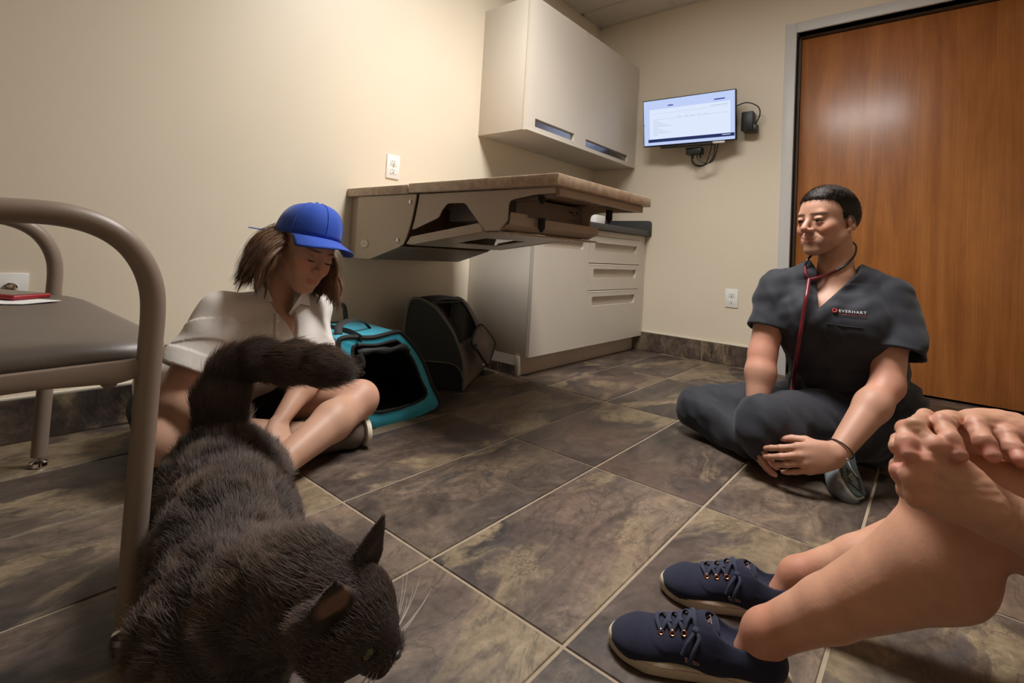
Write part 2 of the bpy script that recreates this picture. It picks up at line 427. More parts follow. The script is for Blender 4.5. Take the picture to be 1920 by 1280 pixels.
class Vol:
    """signed-distance volume; primitives are blended in, mesh() extracts a smooth surface (surface nets)"""
    def __init__(s, lo, hi, h):
        s.lo = np.asarray(lo, np.float32); s.h = h
        s.n = [int(math.ceil((b - a) / h)) + 1 for a, b in zip(lo, hi)]
        s.ax = [s.lo[i] + h * np.arange(s.n[i], dtype=np.float32) for i in range(3)]
        s.D = np.full(s.n, .3, np.float32)
    def win(s, lo, hi, m):
        out = []
        for i in range(3):
            a = max(0, int((lo[i] - m - s.lo[i]) / s.h)); b = min(s.n[i], int((hi[i] + m - s.lo[i]) / s.h) + 2)
            if b <= a: return None
            out.append(slice(a, b))
        return tuple(out)
    def pts(s, w):
        return s.ax[0][w[0]][:, None, None], s.ax[1][w[1]][None, :, None], s.ax[2][w[2]][None, None, :]
    def put(s, w, d, k, op):
        A = s.D[w]
        if op == 'u':
            if k > 0:
                hh = np.clip(.5 + .5 * (A - d) / k, 0, 1); s.D[w] = A + (d - A) * hh - k * hh * (1 - hh)
            else: s.D[w] = np.minimum(A, d)
        else:
            d = -d
            if k > 0:
                hh = np.clip(.5 - .5 * (A - d) / k, 0, 1); s.D[w] = A + (d - A) * hh + k * hh * (1 - hh)
            else: s.D[w] = np.maximum(A, d)
    def cone(s, a, b, ra, rb=None, k=.01, op='u', flat=None):
        """tapered capsule; flat=(axis, factor) squeezes the section along axis"""
        a = np.asarray(a, np.float32); b = np.asarray(b, np.float32); rb = ra if rb is None else rb
        R = max(ra, rb) * (1.0 if flat is None else max(1, flat[1])); w = s.win(np.minimum(a, b) - R, np.maximum(a, b) + R, k + 3 * s.h)
        if w is None: return
        x, y, z = s.pts(w); ba = b - a; L2 = float(ba @ ba) + 1e-12
        px, py, pz = x - a[0], y - a[1], z - a[2]
        t = np.clip((px * ba[0] + py * ba[1] + pz * ba[2]) / L2, 0, 1)
        px = px - t * ba[0]; py = py - t * ba[1]; pz = pz - t * ba[2]
        if flat is not None:
            ax = unit(flat[0]).astype(np.float32); c = (px * ax[0] + py * ax[1] + pz * ax[2]) * (1 / flat[1] - 1)
            px, py, pz = px + c * ax[0], py + c * ax[1], pz + c * ax[2]
        s.put(w, np.sqrt(px * px + py * py + pz * pz) - (ra + t * (rb - ra)), k, op)
    def chain(s, P, R, k=.01, op='u', flat=None):
        for i in range(len(P) - 1): s.cone(P[i], P[i + 1], R[i], R[i + 1], k, op, flat)
    def ell(s, c, r, k=.01, op='u', rot=None):
        c = np.asarray(c, np.float32); R = max(r); w = s.win(c - R, c + R, k + 3 * s.h)
        if w is None: return
        x, y, z = s.pts(w); p = [x - c[0], y - c[1], z - c[2]]
        if rot is not None:
            M = np.asarray(rot, np.float32); p = [p[0] * M[0, i] + p[1] * M[1, i] + p[2] * M[2, i] for i in range(3)]
        q = [p[i] / r[i] for i in range(3)]
        k0 = np.sqrt(q[0] ** 2 + q[1] ** 2 + q[2] ** 2); k1 = np.sqrt((q[0] / r[0]) ** 2 + (q[1] / r[1]) ** 2 + (q[2] / r[2]) ** 2)
        s.put(w, k0 * (k0 - 1) / (k1 + 1e-9), k, op)
    def plane(s, p, n):
        """keep only the side the normal points away from"""
        n = unit(n); x, y, z = s.pts((slice(None),) * 3)
        s.D = np.maximum(s.D, ((x - p[0]) * n[0] + (y - p[1]) * n[1] + (z - p[2]) * n[2]).astype(np.float32))
    def plane_near(s, p, n, c, R):
        """cut by a plane only inside a ball of radius R round c"""
        n = unit(n); c = np.asarray(c); w = s.win(c - R, c + R, 0); x, y, z = s.pts(w)
        d = ((x - p[0]) * n[0] + (y - p[1]) * n[1] + (z - p[2]) * n[2]); ball = np.sqrt((x - c[0]) ** 2 + (y - c[1]) ** 2 + (z - c[2]) ** 2) - R
        s.D[w] = np.maximum(s.D[w], np.minimum(d, -ball).astype(np.float32))
    def fn(s, f, lo=None, hi=None):
        """D = f(D, x, y, z) in a window"""
        w = (slice(None),) * 3 if lo is None else s.win(lo, hi, 0)
        s.D[w] = f(s.D[w], *s.pts(w))
    def mesh(s):
        D = s.D; ins = D < 0; n = s.n
        c = np.zeros([m - 1 for m in n], np.uint8)
        for i in (0, 1):
            for j in (0, 1):
                for k in (0, 1): c += ins[i:n[0] - 1 + i, j:n[1] - 1 + j, k:n[2] - 1 + k]
        act = np.argwhere((c > 0) & (c < 8)); del c
        N = len(act); I, J, K = act.T
        acc = np.zeros((N, 3), np.float32); cnt = np.zeros(N, np.float32)
        for axis in range(3):
            o = [a for a in range(3) if a != axis]
            for u_ in (0, 1):
                for v_ in (0, 1):
                    d0 = np.zeros(3, int); d0[o[0]] = u_; d0[o[1]] = v_; d1 = d0.copy(); d1[axis] = 1
                    a = D[I + d0[0], J + d0[1], K + d0[2]]; b = D[I + d1[0], J + d1[1], K + d1[2]]
                    m = (a < 0) != (b < 0); t = a[m] / (a[m] - b[m])
                    p = np.empty((m.sum(), 3), np.float32); p[:] = d0; p[:, axis] = t
                    acc[m] += p; cnt[m] += 1
        V = (act + acc / cnt[:, None]) * s.h + s.lo
        idx = np.full([m - 1 for m in n], -1, np.int32); idx[I, J, K] = np.arange(N)
        Q = []
        for axis in range(3):
            sl0 = [slice(1, m - 1) for m in n]; sl1 = [slice(1, m - 1) for m in n]
            sl0[axis] = slice(0, n[axis] - 1); sl1[axis] = slice(1, n[axis])
            a = ins[tuple(sl0)]; b = ins[tuple(sl1)]
            e = np.argwhere(a != b)
            flip = a[e[:, 0], e[:, 1], e[:, 2]]
            off = np.ones(3, int); off[axis] = 0; e = e + off
            o1, o2 = [(1, 2), (2, 0), (0, 1)][axis]
            def at(du, dv):
                q = e.copy(); q[:, o1] -= du; q[:, o2] -= dv; return idx[q[:, 0], q[:, 1], q[:, 2]]
            q = np.stack([at(1, 1), at(0, 1), at(0, 0), at(1, 0)], 1)
            q[~flip] = q[~flip][:, ::-1]; Q.append(q)
        Q = np.concatenate(Q); Q = Q[(Q >= 0).all(1)]
        return V, Q

def raw_mesh(name, V, Q, mat, parent, col=None, smooth=True):
    me = bpy.data.meshes.new(name); Q = np.asarray(Q, np.int32); k = Q.shape[1]
    me.vertices.add(len(V)); me.vertices.foreach_set('co', np.asarray(V, np.float32).ravel())
    me.loops.add(Q.size); me.loops.foreach_set('vertex_index', Q.ravel())
    me.polygons.add(len(Q)); me.polygons.foreach_set('loop_start', np.arange(0, Q.size, k, dtype=np.int32))
    if col is not None:
        a = me.attributes.new('tint', 'FLOAT_COLOR', 'POINT'); c = np.ones((len(V), 4), np.float32); c[:, :3] = col; a.data.foreach_set('color', c.ravel())
    me.update(calc_edges=True); me.validate()
    if smooth: me.polygons.foreach_set('use_smooth', np.ones(len(Q), bool))
    return link(name, me, mat, parent)

def relax(V, Q, it=2, lam=.5):
    """a little Laplacian smoothing"""
    for _ in range(it):
        S = np.zeros_like(V); C = np.zeros(len(V), np.float32)
        for a in range(4):
            b = (a + 1) % 4
            np.add.at(S, Q[:, a], V[Q[:, b]]); np.add.at(C, Q[:, a], 1); np.add.at(S, Q[:, b], V[Q[:, a]]); np.add.at(C, Q[:, b], 1)
        V = V + lam * (S / np.maximum(C, 1)[:, None] - V)
    return V

def folds(x, y, z, seed, freq, n=5, stretch=(1, 1, 1)):
    """smooth pseudo-random wrinkle field, about -1..1"""
    g = np.random.default_rng(seed); out = 0
    for i in range(n):
        d = unit(g.normal(size=3)) * np.array(stretch); f = freq * g.uniform(.7, 1.5); p = g.uniform(0, 6.28); q = unit(g.normal(size=3)); fq = freq * .45
        out = out + np.sin(f * (d[0] * x + d[1] * y + d[2] * z) + p + 1.6 * np.sin(fq * (q[0] * x + q[1] * y + q[2] * z) + 2 * p))
    return out / n * 1.5

def tinted(name, rough=.5, spec=.4, sss=0.0, bump=.0, bscale=150, mottle=.06, sheen=0.0):
    """material that takes its local colour (lips, brows, nails ...) from the mesh's tint attribute"""
    t = NT(name); a = t.n('ShaderNodeAttribute', attribute_name='tint'); v = t.coord('Object')
    m = t.ramp(t.noise(v, 28, 5, .6), [(.3, (1 - mottle,) * 3), (.7, (1 + 0 * mottle,) * 3)])
    t.base(t.mix(1.0, a.outputs['Color'], m, 'MULTIPLY'))
    if bump: t.bump(t.noise(v, bscale, 4, .6), bump, .002)
    return t.set(rough, 0, spec, sss=sss, sheen=sheen)

def lin(*c): return np.array(srgb(*c)[:3], np.float32)

def paint(V, base, spots):
    """tint per vertex: spots = (centre, radius, colour, strength[, squash axes])"""
    C = np.tile(np.asarray(base, np.float32), (len(V), 1))
    for sp in spots:
        c, r, col, s = sp[:4]; d = V - np.asarray(c, np.float32)
        if len(sp) > 4: d = d @ np.asarray(sp[4], np.float32)          # columns scaled by 1/radius
        else: d = d / r
        wgt = np.clip(1.35 - np.sqrt((d ** 2).sum(1)) * 1.0, 0, .35)[:, None] / .35 * s
        C = C * (1 - wgt) + np.asarray(col, np.float32) * wgt
    return C

class Frame:
    """local axes: x to the figure's left-hand... see use; maps local points and rotations to the world"""
    def __init__(s, o, x, y, z): s.o = np.asarray(o, float); s.M = np.stack([unit(x), unit(y), unit(z)], 1)
    def __call__(s, *p): return s.o + s.M @ np.asarray(p, float)
    def v(s, *p): return s.M @ np.asarray(p, float)

def look_frame(o, fwd, pitch=0.0, roll=0.0):
    """y = forward (pitched up by pitch), z = up, x = figure's right"""
    f = unit((fwd[0], fwd[1], 0)); z = np.array((0, 0, 1.0)); x = np.cross(f, z)
    f2 = f * math.cos(pitch) + z * math.sin(pitch); z2 = np.cross(x, f2)
    x3 = x * math.cos(roll) + z2 * math.sin(roll); z3 = z2 * math.cos(roll) - x * math.sin(roll)
    return Frame(o, x3, f2, z3)

def hand(F, wrist, u, n, side, curl, k=.006, sc=1.0, spread=.12, thumb=(.7, .75, -.25), tcurl=.4, rw=.024):
    """palm, four fingers, thumb. u: wrist->knuckles, n: back of the hand, side=+1 when the thumb lies towards u x n.
    curl: per finger (3 joint angles) index..little. Returns finger tips and nail frames"""
    u = unit(u); n = unit(n - u * np.dot(n, u)); s = np.cross(u, n) * side
    W = np.asarray(wrist, float); kn = []
    offs = (.030, .010, -.010, -.029); fwd = (.088, .092, .087, .078)
    L = ((.043, .026, .021), (.047, .030, .022), (.043, .028, .021), (.034, .021, .019)); rad = (.0092, .0095, .009, .0078)
    tips = []
    for i in range(4):
        b = W + sc * (u * fwd[i] + s * offs[i] + n * (.002 - .004 * abs(i - 1.3))); kn.append(b)
        F.cone(W + sc * s * offs[i] * .55 + u * .005, b, sc * rw * .62, sc * .0125, k * 1.6, flat=(n, .95))
    F.ell(W + sc * (u * .045 - n * .004), (sc * .048, sc * .037, sc * .0155), k * 2, rot=np.stack([u, s, n], 1))
    for i in range(4):
        d = unit(u + s * spread * (1.2 - .8 * i)); p = kn[i]; ang = 0; r0 = sc * rad[i] * 1.08
        ax = np.cross(d, n)
        for j in range(3):
            ang += curl[i][j]; dd = d * math.cos(ang) - n * math.sin(ang); q = p + sc * L[i][j] * dd; r1 = sc * rad[i] * (1.0 - .07 * (j + 1))
            F.cone(p, q, r0, r1, k * (.5 if j else .9)); F.ell(p, (r0 * 1.08,) * 3, k * .4); p, r0 = q, r1
        nn = d * math.sin(ang) + n * math.cos(ang); tips.append((p, dd, nn, r1))
    tb = W + sc * (u * .022 + s * .024 - n * .006); td = unit(u * thumb[0] + s * thumb[1] + n * thumb[2])
    t1 = tb + sc * .040 * td; td2 = unit(td * math.cos(tcurl) + (u * .8 - n * .3 - s * .5) * math.sin(tcurl)); t2 = t1 + sc * .032 * td2; td3 = unit(td2 * math.cos(tcurl * .5) + (u - s * .6) * math.sin(tcurl * .5)); t3 = t2 + sc * .024 * td3
    F.cone(W + sc * (u * .012 + s * .012 - n * .004), t1, sc * .015, sc * .0125, k * 1.6); F.cone(t1, t2, sc * .0122, sc * .011, k * .7); F.cone(t2, t3, sc * .011, sc * .009, k * .6)
    tips.append((t3, td3, n, sc * .009))
    return tips

def strands(name, P, mat, parent, r0, r1=.25):
    """hair: P has shape (strands, points, 3); real hair curves with a tapering radius"""
    hc = bpy.data.hair_curves.new(name); n, m = P.shape[:2]
    hc.add_curves([m] * n)
    hc.attributes['position'].data.foreach_set('vector', np.ascontiguousarray(P, np.float32).ravel())
    rad = np.tile(np.linspace(1, r1, m), n).astype(np.float32) * np.repeat(np.broadcast_to(np.asarray(r0, np.float32), (n,)), m)
    a = hc.attributes.get('radius') or hc.attributes.new('radius', 'FLOAT', 'POINT'); a.data.foreach_set('value', rad)
    hc.materials.append(mat)
    return link(name, hc, None, parent)
# ------------------------------------------------------------------ wall cabinet
UC = empty('wall_cabinet', (-.68, -.17, 1.29), 'putty coloured two door wall cabinet hung above the counter', 'cabinet')
build('body', bx(-1.288, -.012, -.329, -.0005, 1.29, 2.02), M_LAM, UC, bevel=.002)
for x0, x1, s0, s1, z0, z1 in ((-1.292, -.739, -1.213, -.825, 1.318, 1.364), (-.735, -.06, -.694, -.135, 1.312, 1.36)):
    d = build('door', slot_panel(x0, x1, 1.287, 2.022, -.352, .021, s0, s1, z0, z1, .014, (0, 1, 0, 0)), M_LAM, UC)
    build('pull', bx(s0 - .004, s1 + .004, -.3365, -.3335, z0 - .004, z1 + .004), M_ALU, d, smooth=0)
    build('edge_rail', tube([(x0 + .001, -.347, 1.290), (x1 - .001, -.347, 1.290)], .0065, 12), M_LAM, d)
build('filler', bx(-.057, -.013, -.348, -.330, 1.29, 2.02), M_LAM, UC)

# ------------------------------------------------------------------ base cabinet with countertop
BC = empty('base_cabinet', (-.68, -.22, 0), 'putty coloured base cabinet with one door and three drawers', 'cabinet')
build('body', bx(-1.300, -.012, -.4405, -.0005, .10, .796), M_LAM, BC, bevel=.0015)
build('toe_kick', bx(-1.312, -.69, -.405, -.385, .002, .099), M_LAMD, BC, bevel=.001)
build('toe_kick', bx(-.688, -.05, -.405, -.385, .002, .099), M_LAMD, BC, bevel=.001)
build('side_panel', bx(-1.3005, -1.282, -.384, -.012, .002, .0995), M_LAM, BC)
build('side_skirting', bx(-1.310, -1.3012, -.384, -.012, .002, .05), M_BASETILE, BC)
d = build('door', slot_panel(-1.302, -.769, .103, .757, -.462, .021, -1.217, -.83, .668, .716, .018, (0, 1, 0, 0)), M_LAM, BC)
build('pull', bx(-1.22, -.826, -.4445, -.4415, .664, .72), M_LAMD, d, smooth=0)
for z0, z1, s0, s1, q0, q1 in ((.595, .757, -.704, -.148, .669, .718), (.431, .587, -.708, -.147, .503, .559), (.103, .424, -.71, -.153, .336, .392)):
    d = build('drawer', slot_panel(-.764, -.10, z0, z1, -.462, .021, s0, s1, q0, q1, .022, (0, 1, 0, 0)), M_LAM, BC)
    build('pull', bx(s0 - .004, s1 + .004, -.4445, -.4415, q0 - .004, q1 + .004), M_LAMD, d, smooth=0)
    build('edge_rail', tube([(-.763, -.457, z1 - .003), (-.101, -.457, z1 - .003)], .006, 12), M_LAM, d)
build('top_rail', bx(-1.30, -.10, -.458, -.442, .761, .795), M_LAM, BC, bevel=.001)
build('filler', bx(-.098, -.013, -.455, -.442, .10, .795), M_LAM, BC)
CT = empty('countertop', (-.66, -.24, .797), 'dark grey countertop with raised splash on the base cabinet', 'countertop')
build('slab', bx(-1.335, -.001, -.492, -.001, .797, .835), M_COUNTER, CT, bevel=.004)
build('back_splash', bx(-1.335, -.022, -.020, -.001, .8352, .905), M_COUNTER, CT, bevel=.003)
prof = [(-.001, .80), (-.497, .80)] + [(-.497 + .022 - .022 * math.cos(a), .884 + .022 * math.sin(a)) for a in np.linspace(0, math.pi / 2, 6)] + [(-.001, .906)]
build('side_splash', prism(prof, 0, -.021, -.001), M_COUNTER, CT, bevel=.002)
bn = empty('dispenser_box', (-.44, -.30, .8355), 'small white box standing on the dark countertop', 'box')
build('body', bx(-.52, -.40, -.35, -.27, .8355, .905), M_WHITEP, bn, bevel=.006)
build('spout', bx(-.40, -.365, -.33, -.29, .846, .892), M_GREYP, bn, bevel=.004)

# ------------------------------------------------------------------ fold-out exam table
TB = empty('exam_table', (-1.78, -.3, .56), 'wall mounted lift exam table with beige stone look top', 'exam table')
XN, XF = -2.105, -1.452
build('table_top', bx(XN, XF, -1.152, -.438, .840, .877), M_STONE, TB, bevel=.003)
build('wall_ledge', bx(XN + .002, XF, -.432, -.001, .838, .874), M_STONE, TB, bevel=.003)
build('mount_box', bx(XN + .03, -1.56, -.085, -.0005, .568, .8375), M_STEELP, TB, bevel=.002)
arc = [(-.478 + .0 - .03 * math.sin(a * math.pi), .828 - a * .19) for a in ()]
plate1 = [(-.078, .836), (-.476, .836), (-.470, .80), (-.458, .745), (-.444, .70), (-.428, .662), (-.412, .638), (-.386, .625), (-.191, .567), (-.078, .567)]
plate2 = [(-.484, .836), (-1.128, .836), (-1.128, .818), (-1.05, .816), (-.962, .803), (-.948, .797), (-.943, .785), (-.943, .734), (-.906, .699), (-.847, .697),
          (-.834, .706), (-.815, .723), (-.752, .783), (-.742, .792), (-.728, .796), (-.655, .796), (-.640, .791), (-.620, .772), (-.606, .748), (-.592, .740), (-.47, .70), (-.452, .697), (-.466, .745), (-.478, .80)]
arm = [(-.450, .669), (-.815, .7245), (-.836, .704), (-.832, .6925), (-.452, .637), (-.425, .640)]
for x in (XN + .012, -1.575):
    s = build('bracket_plate', prism(plate1, 0, x, x + .006), M_STEELP, TB, bevel=.0012, seg=1)
    for y, z in ((-.443, .806), (-.378, .652)):
        build('bolt', lathe([(.009, 0), (.009, .003), (.005, .006)], (x, y, z), (-1, 0, 0), 14), M_CHROME, s)
    build('lift_plate', prism(plate2, 0, x + .008, x + .013), M_STEELP, TB, bevel=.001, seg=1)
    build('lift_arm', prism(arm, 0, x + .004, x + .030), M_STEELP, TB, bevel=.0015, seg=1)
bd = build('badge', lathe([(.030, 0), (.030, .002), (.027, .003)], (XN + .012, -.150, .632), (-1, 0, 0), 28), M_STEELP, TB)
bd.scale = (1, 1, 1)
bm = lathe([(.0255, 0), (.0255, .0006)], (XN + .0088, -.150, .632), (-1, 0, 0), 28)
for v in bm.verts: v.co.z = .632 + (v.co.z - .632) * .62
build('badge_face', bm, simple('badge_pale', srgb(196, 184, 168), .35), bd)
for v in bd.data.vertices: v.co.z = .632 + (v.co.z - .632) * .66
# lettering strokes on the badge (an illegible embossed line under a small peak)
bm = bx(XN + .0078, XN + .0084, -.167, -.133, .6285, .6305)
prism([(-.157, .634), (-.150, .640), (-.143, .634), (-.150, .637)], 0, XN + .0078, XN + .0084, bm)
build('badge_print', bm, M_STEELD, bd, smooth=0)
# pans between the two sides
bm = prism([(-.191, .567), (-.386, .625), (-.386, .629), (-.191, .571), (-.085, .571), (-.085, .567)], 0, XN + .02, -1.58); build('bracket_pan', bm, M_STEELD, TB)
bm = prism([(-.44, .636), (-.55, .652), (-.55, .656), (-.44, .640)], 0, XN + .04, -1.575)
prism([(-.72, .677), (-.832, .6925), (-.832, .6965), (-.72, .681)], 0, XN + .04, -1.575, bm)
prism([(-.55, .652), (-.72, .677), (-.72, .681), (-.55, .656)], 0, XN + .04, XN + .16, bm)
prism([(-.55, .652), (-.72, .677), (-.72, .681), (-.55, .656)], 0, -1.70, -1.575, bm)
build('arm_pan', bm, M_STEELP, TB)
bm = prism([(-.895, .700), (-.945, .722), (-.945, .752), (-.942, .752), (-.942, .724), (-.893, .703)], 0, XN + .03, -1.50); build('end_pan', bm, M_STEELP, TB)
build('end_lip', bx(XN + .03, XN + .12, -.9475, -.9455, .722, .762), M_STEELP, TB, bevel=.0006, seg=1)
build('pan_rail', bx(XN + .04, -1.46, -.915, -.84, .690, .6975), M_STEELP, TB, bevel=.001, seg=1)
for x in (-1.99, -1.62):
    build('rivet', lathe([(.006, 0), (.005, .003), (.002, .005)], (x, -.88, .690), (0, 0, -1), 12), M_CHROME, TB)
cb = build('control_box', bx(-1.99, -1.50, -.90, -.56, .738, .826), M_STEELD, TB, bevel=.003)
for x0, x1, z0, z1 in ((-1.66, -1.628, .800, .806), (-1.61, -1.598, .799, .806), (-1.63, -1.622, .79, .795), (-1.66, -1.60, .770, .772)):
    build('port', bx(x0, x1, -.9016, -.9004, z0, z1), M_DARK, cb, smooth=0)
build('rim_channel', bx(XN + .05, XF - .02, -1.128, -1.108, .816, .8395), M_STEELP, TB, bevel=.001, seg=1)
build('rim_channel', bx(XF - .04, XF - .02, -1.107, -.45, .816, .8395), M_STEELP, TB, bevel=.001, seg=1)
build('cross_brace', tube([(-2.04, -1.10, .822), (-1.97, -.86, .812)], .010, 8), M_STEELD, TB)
for x, y, z0, z1 in ((-1.925, -.965, .705, .755), (-1.585, -1.04, .765, .816), (-2.03, -1.04, .792, .817)):
    build('bumper', lathe([(.004, z0), (.010, z0 + .010), (.013, z0 + .012), (.013, z1)], (x, y, 0), (0, 0, 1), 16), M_RUBBER, TB)

# ------------------------------------------------------------------ wall monitor
def rotated(bm, c, tilt, yaw):
    m = Matrix.Translation(c) @ Matrix.Rotation(yaw, 4, 'Z') @ Matrix.Rotation(-tilt, 4, 'Y')
    bmesh.ops.transform(bm, matrix=m, verts=bm.verts[:]); return bm
MC, MT, MY = Vector((-.17, -.782, 1.551)), .169, .062      # the screen leans forward a little
MO = empty('wall_monitor', (-.02, -.78, 1.45), 'black flat monitor on a wall arm showing a pale document window', 'monitor')
mw, mh = .594, .310
build('housing', rotated(bx(0, .028, -mw / 2, mw / 2, -mh / 2, mh / 2), MC, MT, MY), M_BLACK, MO, bevel=.003)
def emit(name, c, s):
    t = NT(name); e = t.n('ShaderNodeEmission'); e.inputs[0].default_value = c; e.inputs[1].default_value = s; t.l(e.outputs[0], t.out.inputs[0]); return t.m
SM = [emit('screen_pale_blue', srgb(196, 212, 252), .95), emit('screen_white', srgb(222, 232, 253), 1.0), emit('screen_navy', srgb(48, 58, 104), .8), emit('screen_violet', srgb(74, 82, 168), .9), emit('screen_faint', srgb(178, 192, 226), .9), emit('screen_rim', srgb(160, 180, 240), .9)]
bm = bmesh.new(); mats_i = []
def srect(x0, x1, z0, z1, lift, k):
    """rectangle on the screen; x from 0 (viewer's left) to 1, z from 0 (bottom) to 1"""
    y0, y1 = mw / 2 - .006 - x0 * (mw - .012), mw / 2 - .006 - x1 * (mw - .012); q0, q1 = -mh / 2 + .008 + z0 * (mh - .014), -mh / 2 + .008 + z1 * (mh - .014)
    f = bm.faces.new([bm.verts.new((-.0005 - lift * .00015, y, z)) for y, z in ((y0, q0), (y1, q0), (y1, q1), (y0, q1))]); f.material_index = k
srect(0, 1, 0, 1, 0, 0); srect(.07, .955, .14, .80, 1, 1)
srect(.05, .995, .065, .135, 2, 2); srect(.87, .955, .10, .115, 3, 0)
srect(.285, .345, .845, .872, 2, 3); srect(.79, .90, .845, .872, 2, 3)
srect(.11, .93, .70, .704, 2, 4); srect(.11, .93, .57, .575, 2, 4); srect(.75, .93, .735, .745, 2, 4)
for k in range(9): srect(.11, .11 + .06 + .05 * ((k * 7) % 4), .22 + .038 * k, .228 + .038 * k, 2, 4)
for k in range(5): srect(.40 + .07 * k, .44 + .07 * k, .585, .592, 2, 4)
srect(.004, .012, .45, .47, 1, 2)
rotated(bm, MC, MT, MY)
me = bpy.data.meshes.new('screen'); bm.to_mesh(me); bm.free()
for m_ in SM: me.materials.append(m_)
link('screen', me, None, MO)
build('soundbar', rotated(bx(-.004, .03, -.16, .18, -mh / 2 - .017, -mh / 2 - .001), MC, MT, MY), M_BLACK, MO, bevel=.003)
build('status_tag', rotated(bx(-.010, .004, -.232, -.16, -mh / 2 - .010, -mh / 2 + .002), MC, MT, MY), M_WHITEP, MO, bevel=.002)
build('hub_box', bx(-.12, -.06, -.86, -.76, 1.335, 1.378), M_BLACK, MO, bevel=.004)
build('wall_bracket', bx(-.03, -.0005, -.86, -.72, 1.46, 1.64), M_BLACK, MO, bevel=.004)
build('arm', tube([(-.03, -.79, 1.55), (-.08, -.80, 1.55), (-.14, -.785, 1.55)], .018, 12), M_BLACK, MO)
build('power_box', bx(-.09, -.02, -1.16, -1.09, 1.46, 1.58), M_BLACK, MO, bevel=.008)
build('power_box_foot', bx(-.08, -.025, -1.18, -1.12, 1.45, 1.50), M_BLACK, MO, bevel=.008)
for i, (a, c, d_) in enumerate((((-.11, -.80, 1.335), (-.10, -.84, 1.262), (-.12, -.93, 1.385)), ((-.10, -.83, 1.335), (-.09, -.88, 1.275), (-.12, -.97, 1.385)), ((-.09, -.79, 1.336), (-.09, -.80, 1.27), (-.09, -.90, 1.25)))):
    pts = [a, ((a[0] + c[0]) / 2, a[1] - .004, c[2] + .03), c, ((c[0] + d_[0]) / 2, (c[1] + d_[1]) / 2 - .01, c[2] + .012), d_] if i < 2 else [a, (-.09, -.795, 1.29), (-.09, -.82, 1.262), (-.09, -.87, 1.258), (-.1, -.93, 1.30), (-.12, -.95, 1.385)]
    build('cable', tube(catmull(pts, 6), .0035, 8), M_BLACK, MO)
build('cable', tube(catmull([(-.15, -1.07, 1.60), (-.12, -1.13, 1.625), (-.08, -1.185, 1.60), (-.06, -1.19, 1.55), (-.05, -1.16, 1.50)], 6), .0035, 8), M_BLACK, MO)
for y in (-.80, -.85): build('plug', lathe([(.008, 0), (.008, .02), (.005, .028)], (-.095, y, 1.336), (0, 0, -1), 10), M_BLACK, MO)

# ------------------------------------------------------------------ armchair
M_TAUPE = simple('taupe_chair_enamel', srgb(138, 121, 108), .42, .0, .5, var=.03, vscale=12, bump=.05, bscale=500)
M_VINYL = simple('brown_grey_vinyl', srgb(94, 84, 77), .42, var=.05, vscale=14, bump=.12, bscale=420)
CH = empty('armchair', (-3.33, -.66, 0), 'taupe tubular steel armchair with a wide brown vinyl seat', 'chair')
def chair_side(yc, name_leg):
    fr = [(-3.093, .028), (-3.093, .43), (-3.093, .455)]
    up = [(-3.0935, .455), (-3.0935, .50), (-3.098, .54), (-3.112, .578), (-3.136, .611), (-3.170, .634), (-3.215, .646), (-3.273, .646), (-3.40, .640), (-3.52, .632), (-3.60, .622), (-3.648, .598), (-3.672, .55), (-3.678, .50)]
    build('front_leg', tube([(x, yc, z) for x, z in fr], .0170, 20), M_TAUPE, CH)
    build('armrest', tube([(x, yc, z) for x, z in catmull(up, 5)], .0168, 20), M_TAUPE, CH)
    build('back_leg', tube([(-3.678, yc, .50), (-3.680, yc, .40), (-3.70, yc, .20), (-3.72, yc, .028)], .0170, 20), M_TAUPE, CH)
    for x in (-3.093, -3.72):
        build('glide', lathe([(.019, 0.0005), (.021, .004), (.019, .012), (.008, .016), (.008, .03)], (x, yc, 0), (0, 0, 1), 24), M_CHROME, CH)
    s = 1 if yc > -.6 else -1
    rail = [(-3.10, .432), (-3.10, .405), (-3.13, .398), (-3.22, .403), (-3.45, .398), (-3.67, .385), (-3.67, .415), (-3.4, .425)]
    build('seat_rail', prism(rail, 1, yc - .007, yc + .007), M_TAUPE, CH, bevel=.003)
chair_side(-1.085, 'near'); chair_side(-.238, 'far')
build('cross_rail', tube([(-3.14, -1.08, .40), (-3.14, -.243, .40)], .011, 12), M_TAUPE, CH)
build('cross_rail', tube([(-3.66, -1.08, .40), (-3.66, -.243, .40)], .011, 12), M_TAUPE, CH)
build('foot_screw', lathe([(.012, 0), (.012, .012)], (-3.16, -.42, .388), (0, 0, 1), 12), M_BLACK, CH)
# cushion: superellipse slab with crowned top and waterfall edge
bm = bmesh.new(); N = 40; rings = []
def cush(cx, cy, hx, hy, prof):
    for fr_, z in prof:
        ring = []
        for k in range(N * 2):
            a = 2 * math.pi * k / (N * 2); c_, s_ = math.cos(a), math.sin(a); e = .22
            ring.append(bm.verts.new((cx + (hx - fr_) * math.copysign(abs(c_) ** e, c_), cy + (hy - fr_) * math.copysign(abs(s_) ** e, s_), z)))
        rings.append(ring)
    for A, B in zip(rings, rings[1:]):
        for k in range(N * 2): bm.faces.new((A[k], A[(k + 1) % (N * 2)], B[(k + 1) % (N * 2)], B[k]))
    bm.faces.new(rings[0][::-1]); bm.faces.new(rings[-1])
cush(-3.355, -.661, .312, .404, [(.03, .408), (.010, .410), (.002, .418), (0, .428), (.002, .438), (.010, .448), (.03, .455), (.08, .459), (.16, .461), (.28, .462)])
build('seat', bm, M_VINYL, CH, smooth=60)
bm = bmesh.new(); rings = []
cush(0, 0, .21, .39, [(.02, -.03), (.004, -.02), (0, 0), (.004, .02), (.02, .03), (.06, .034), (.12, .035)])
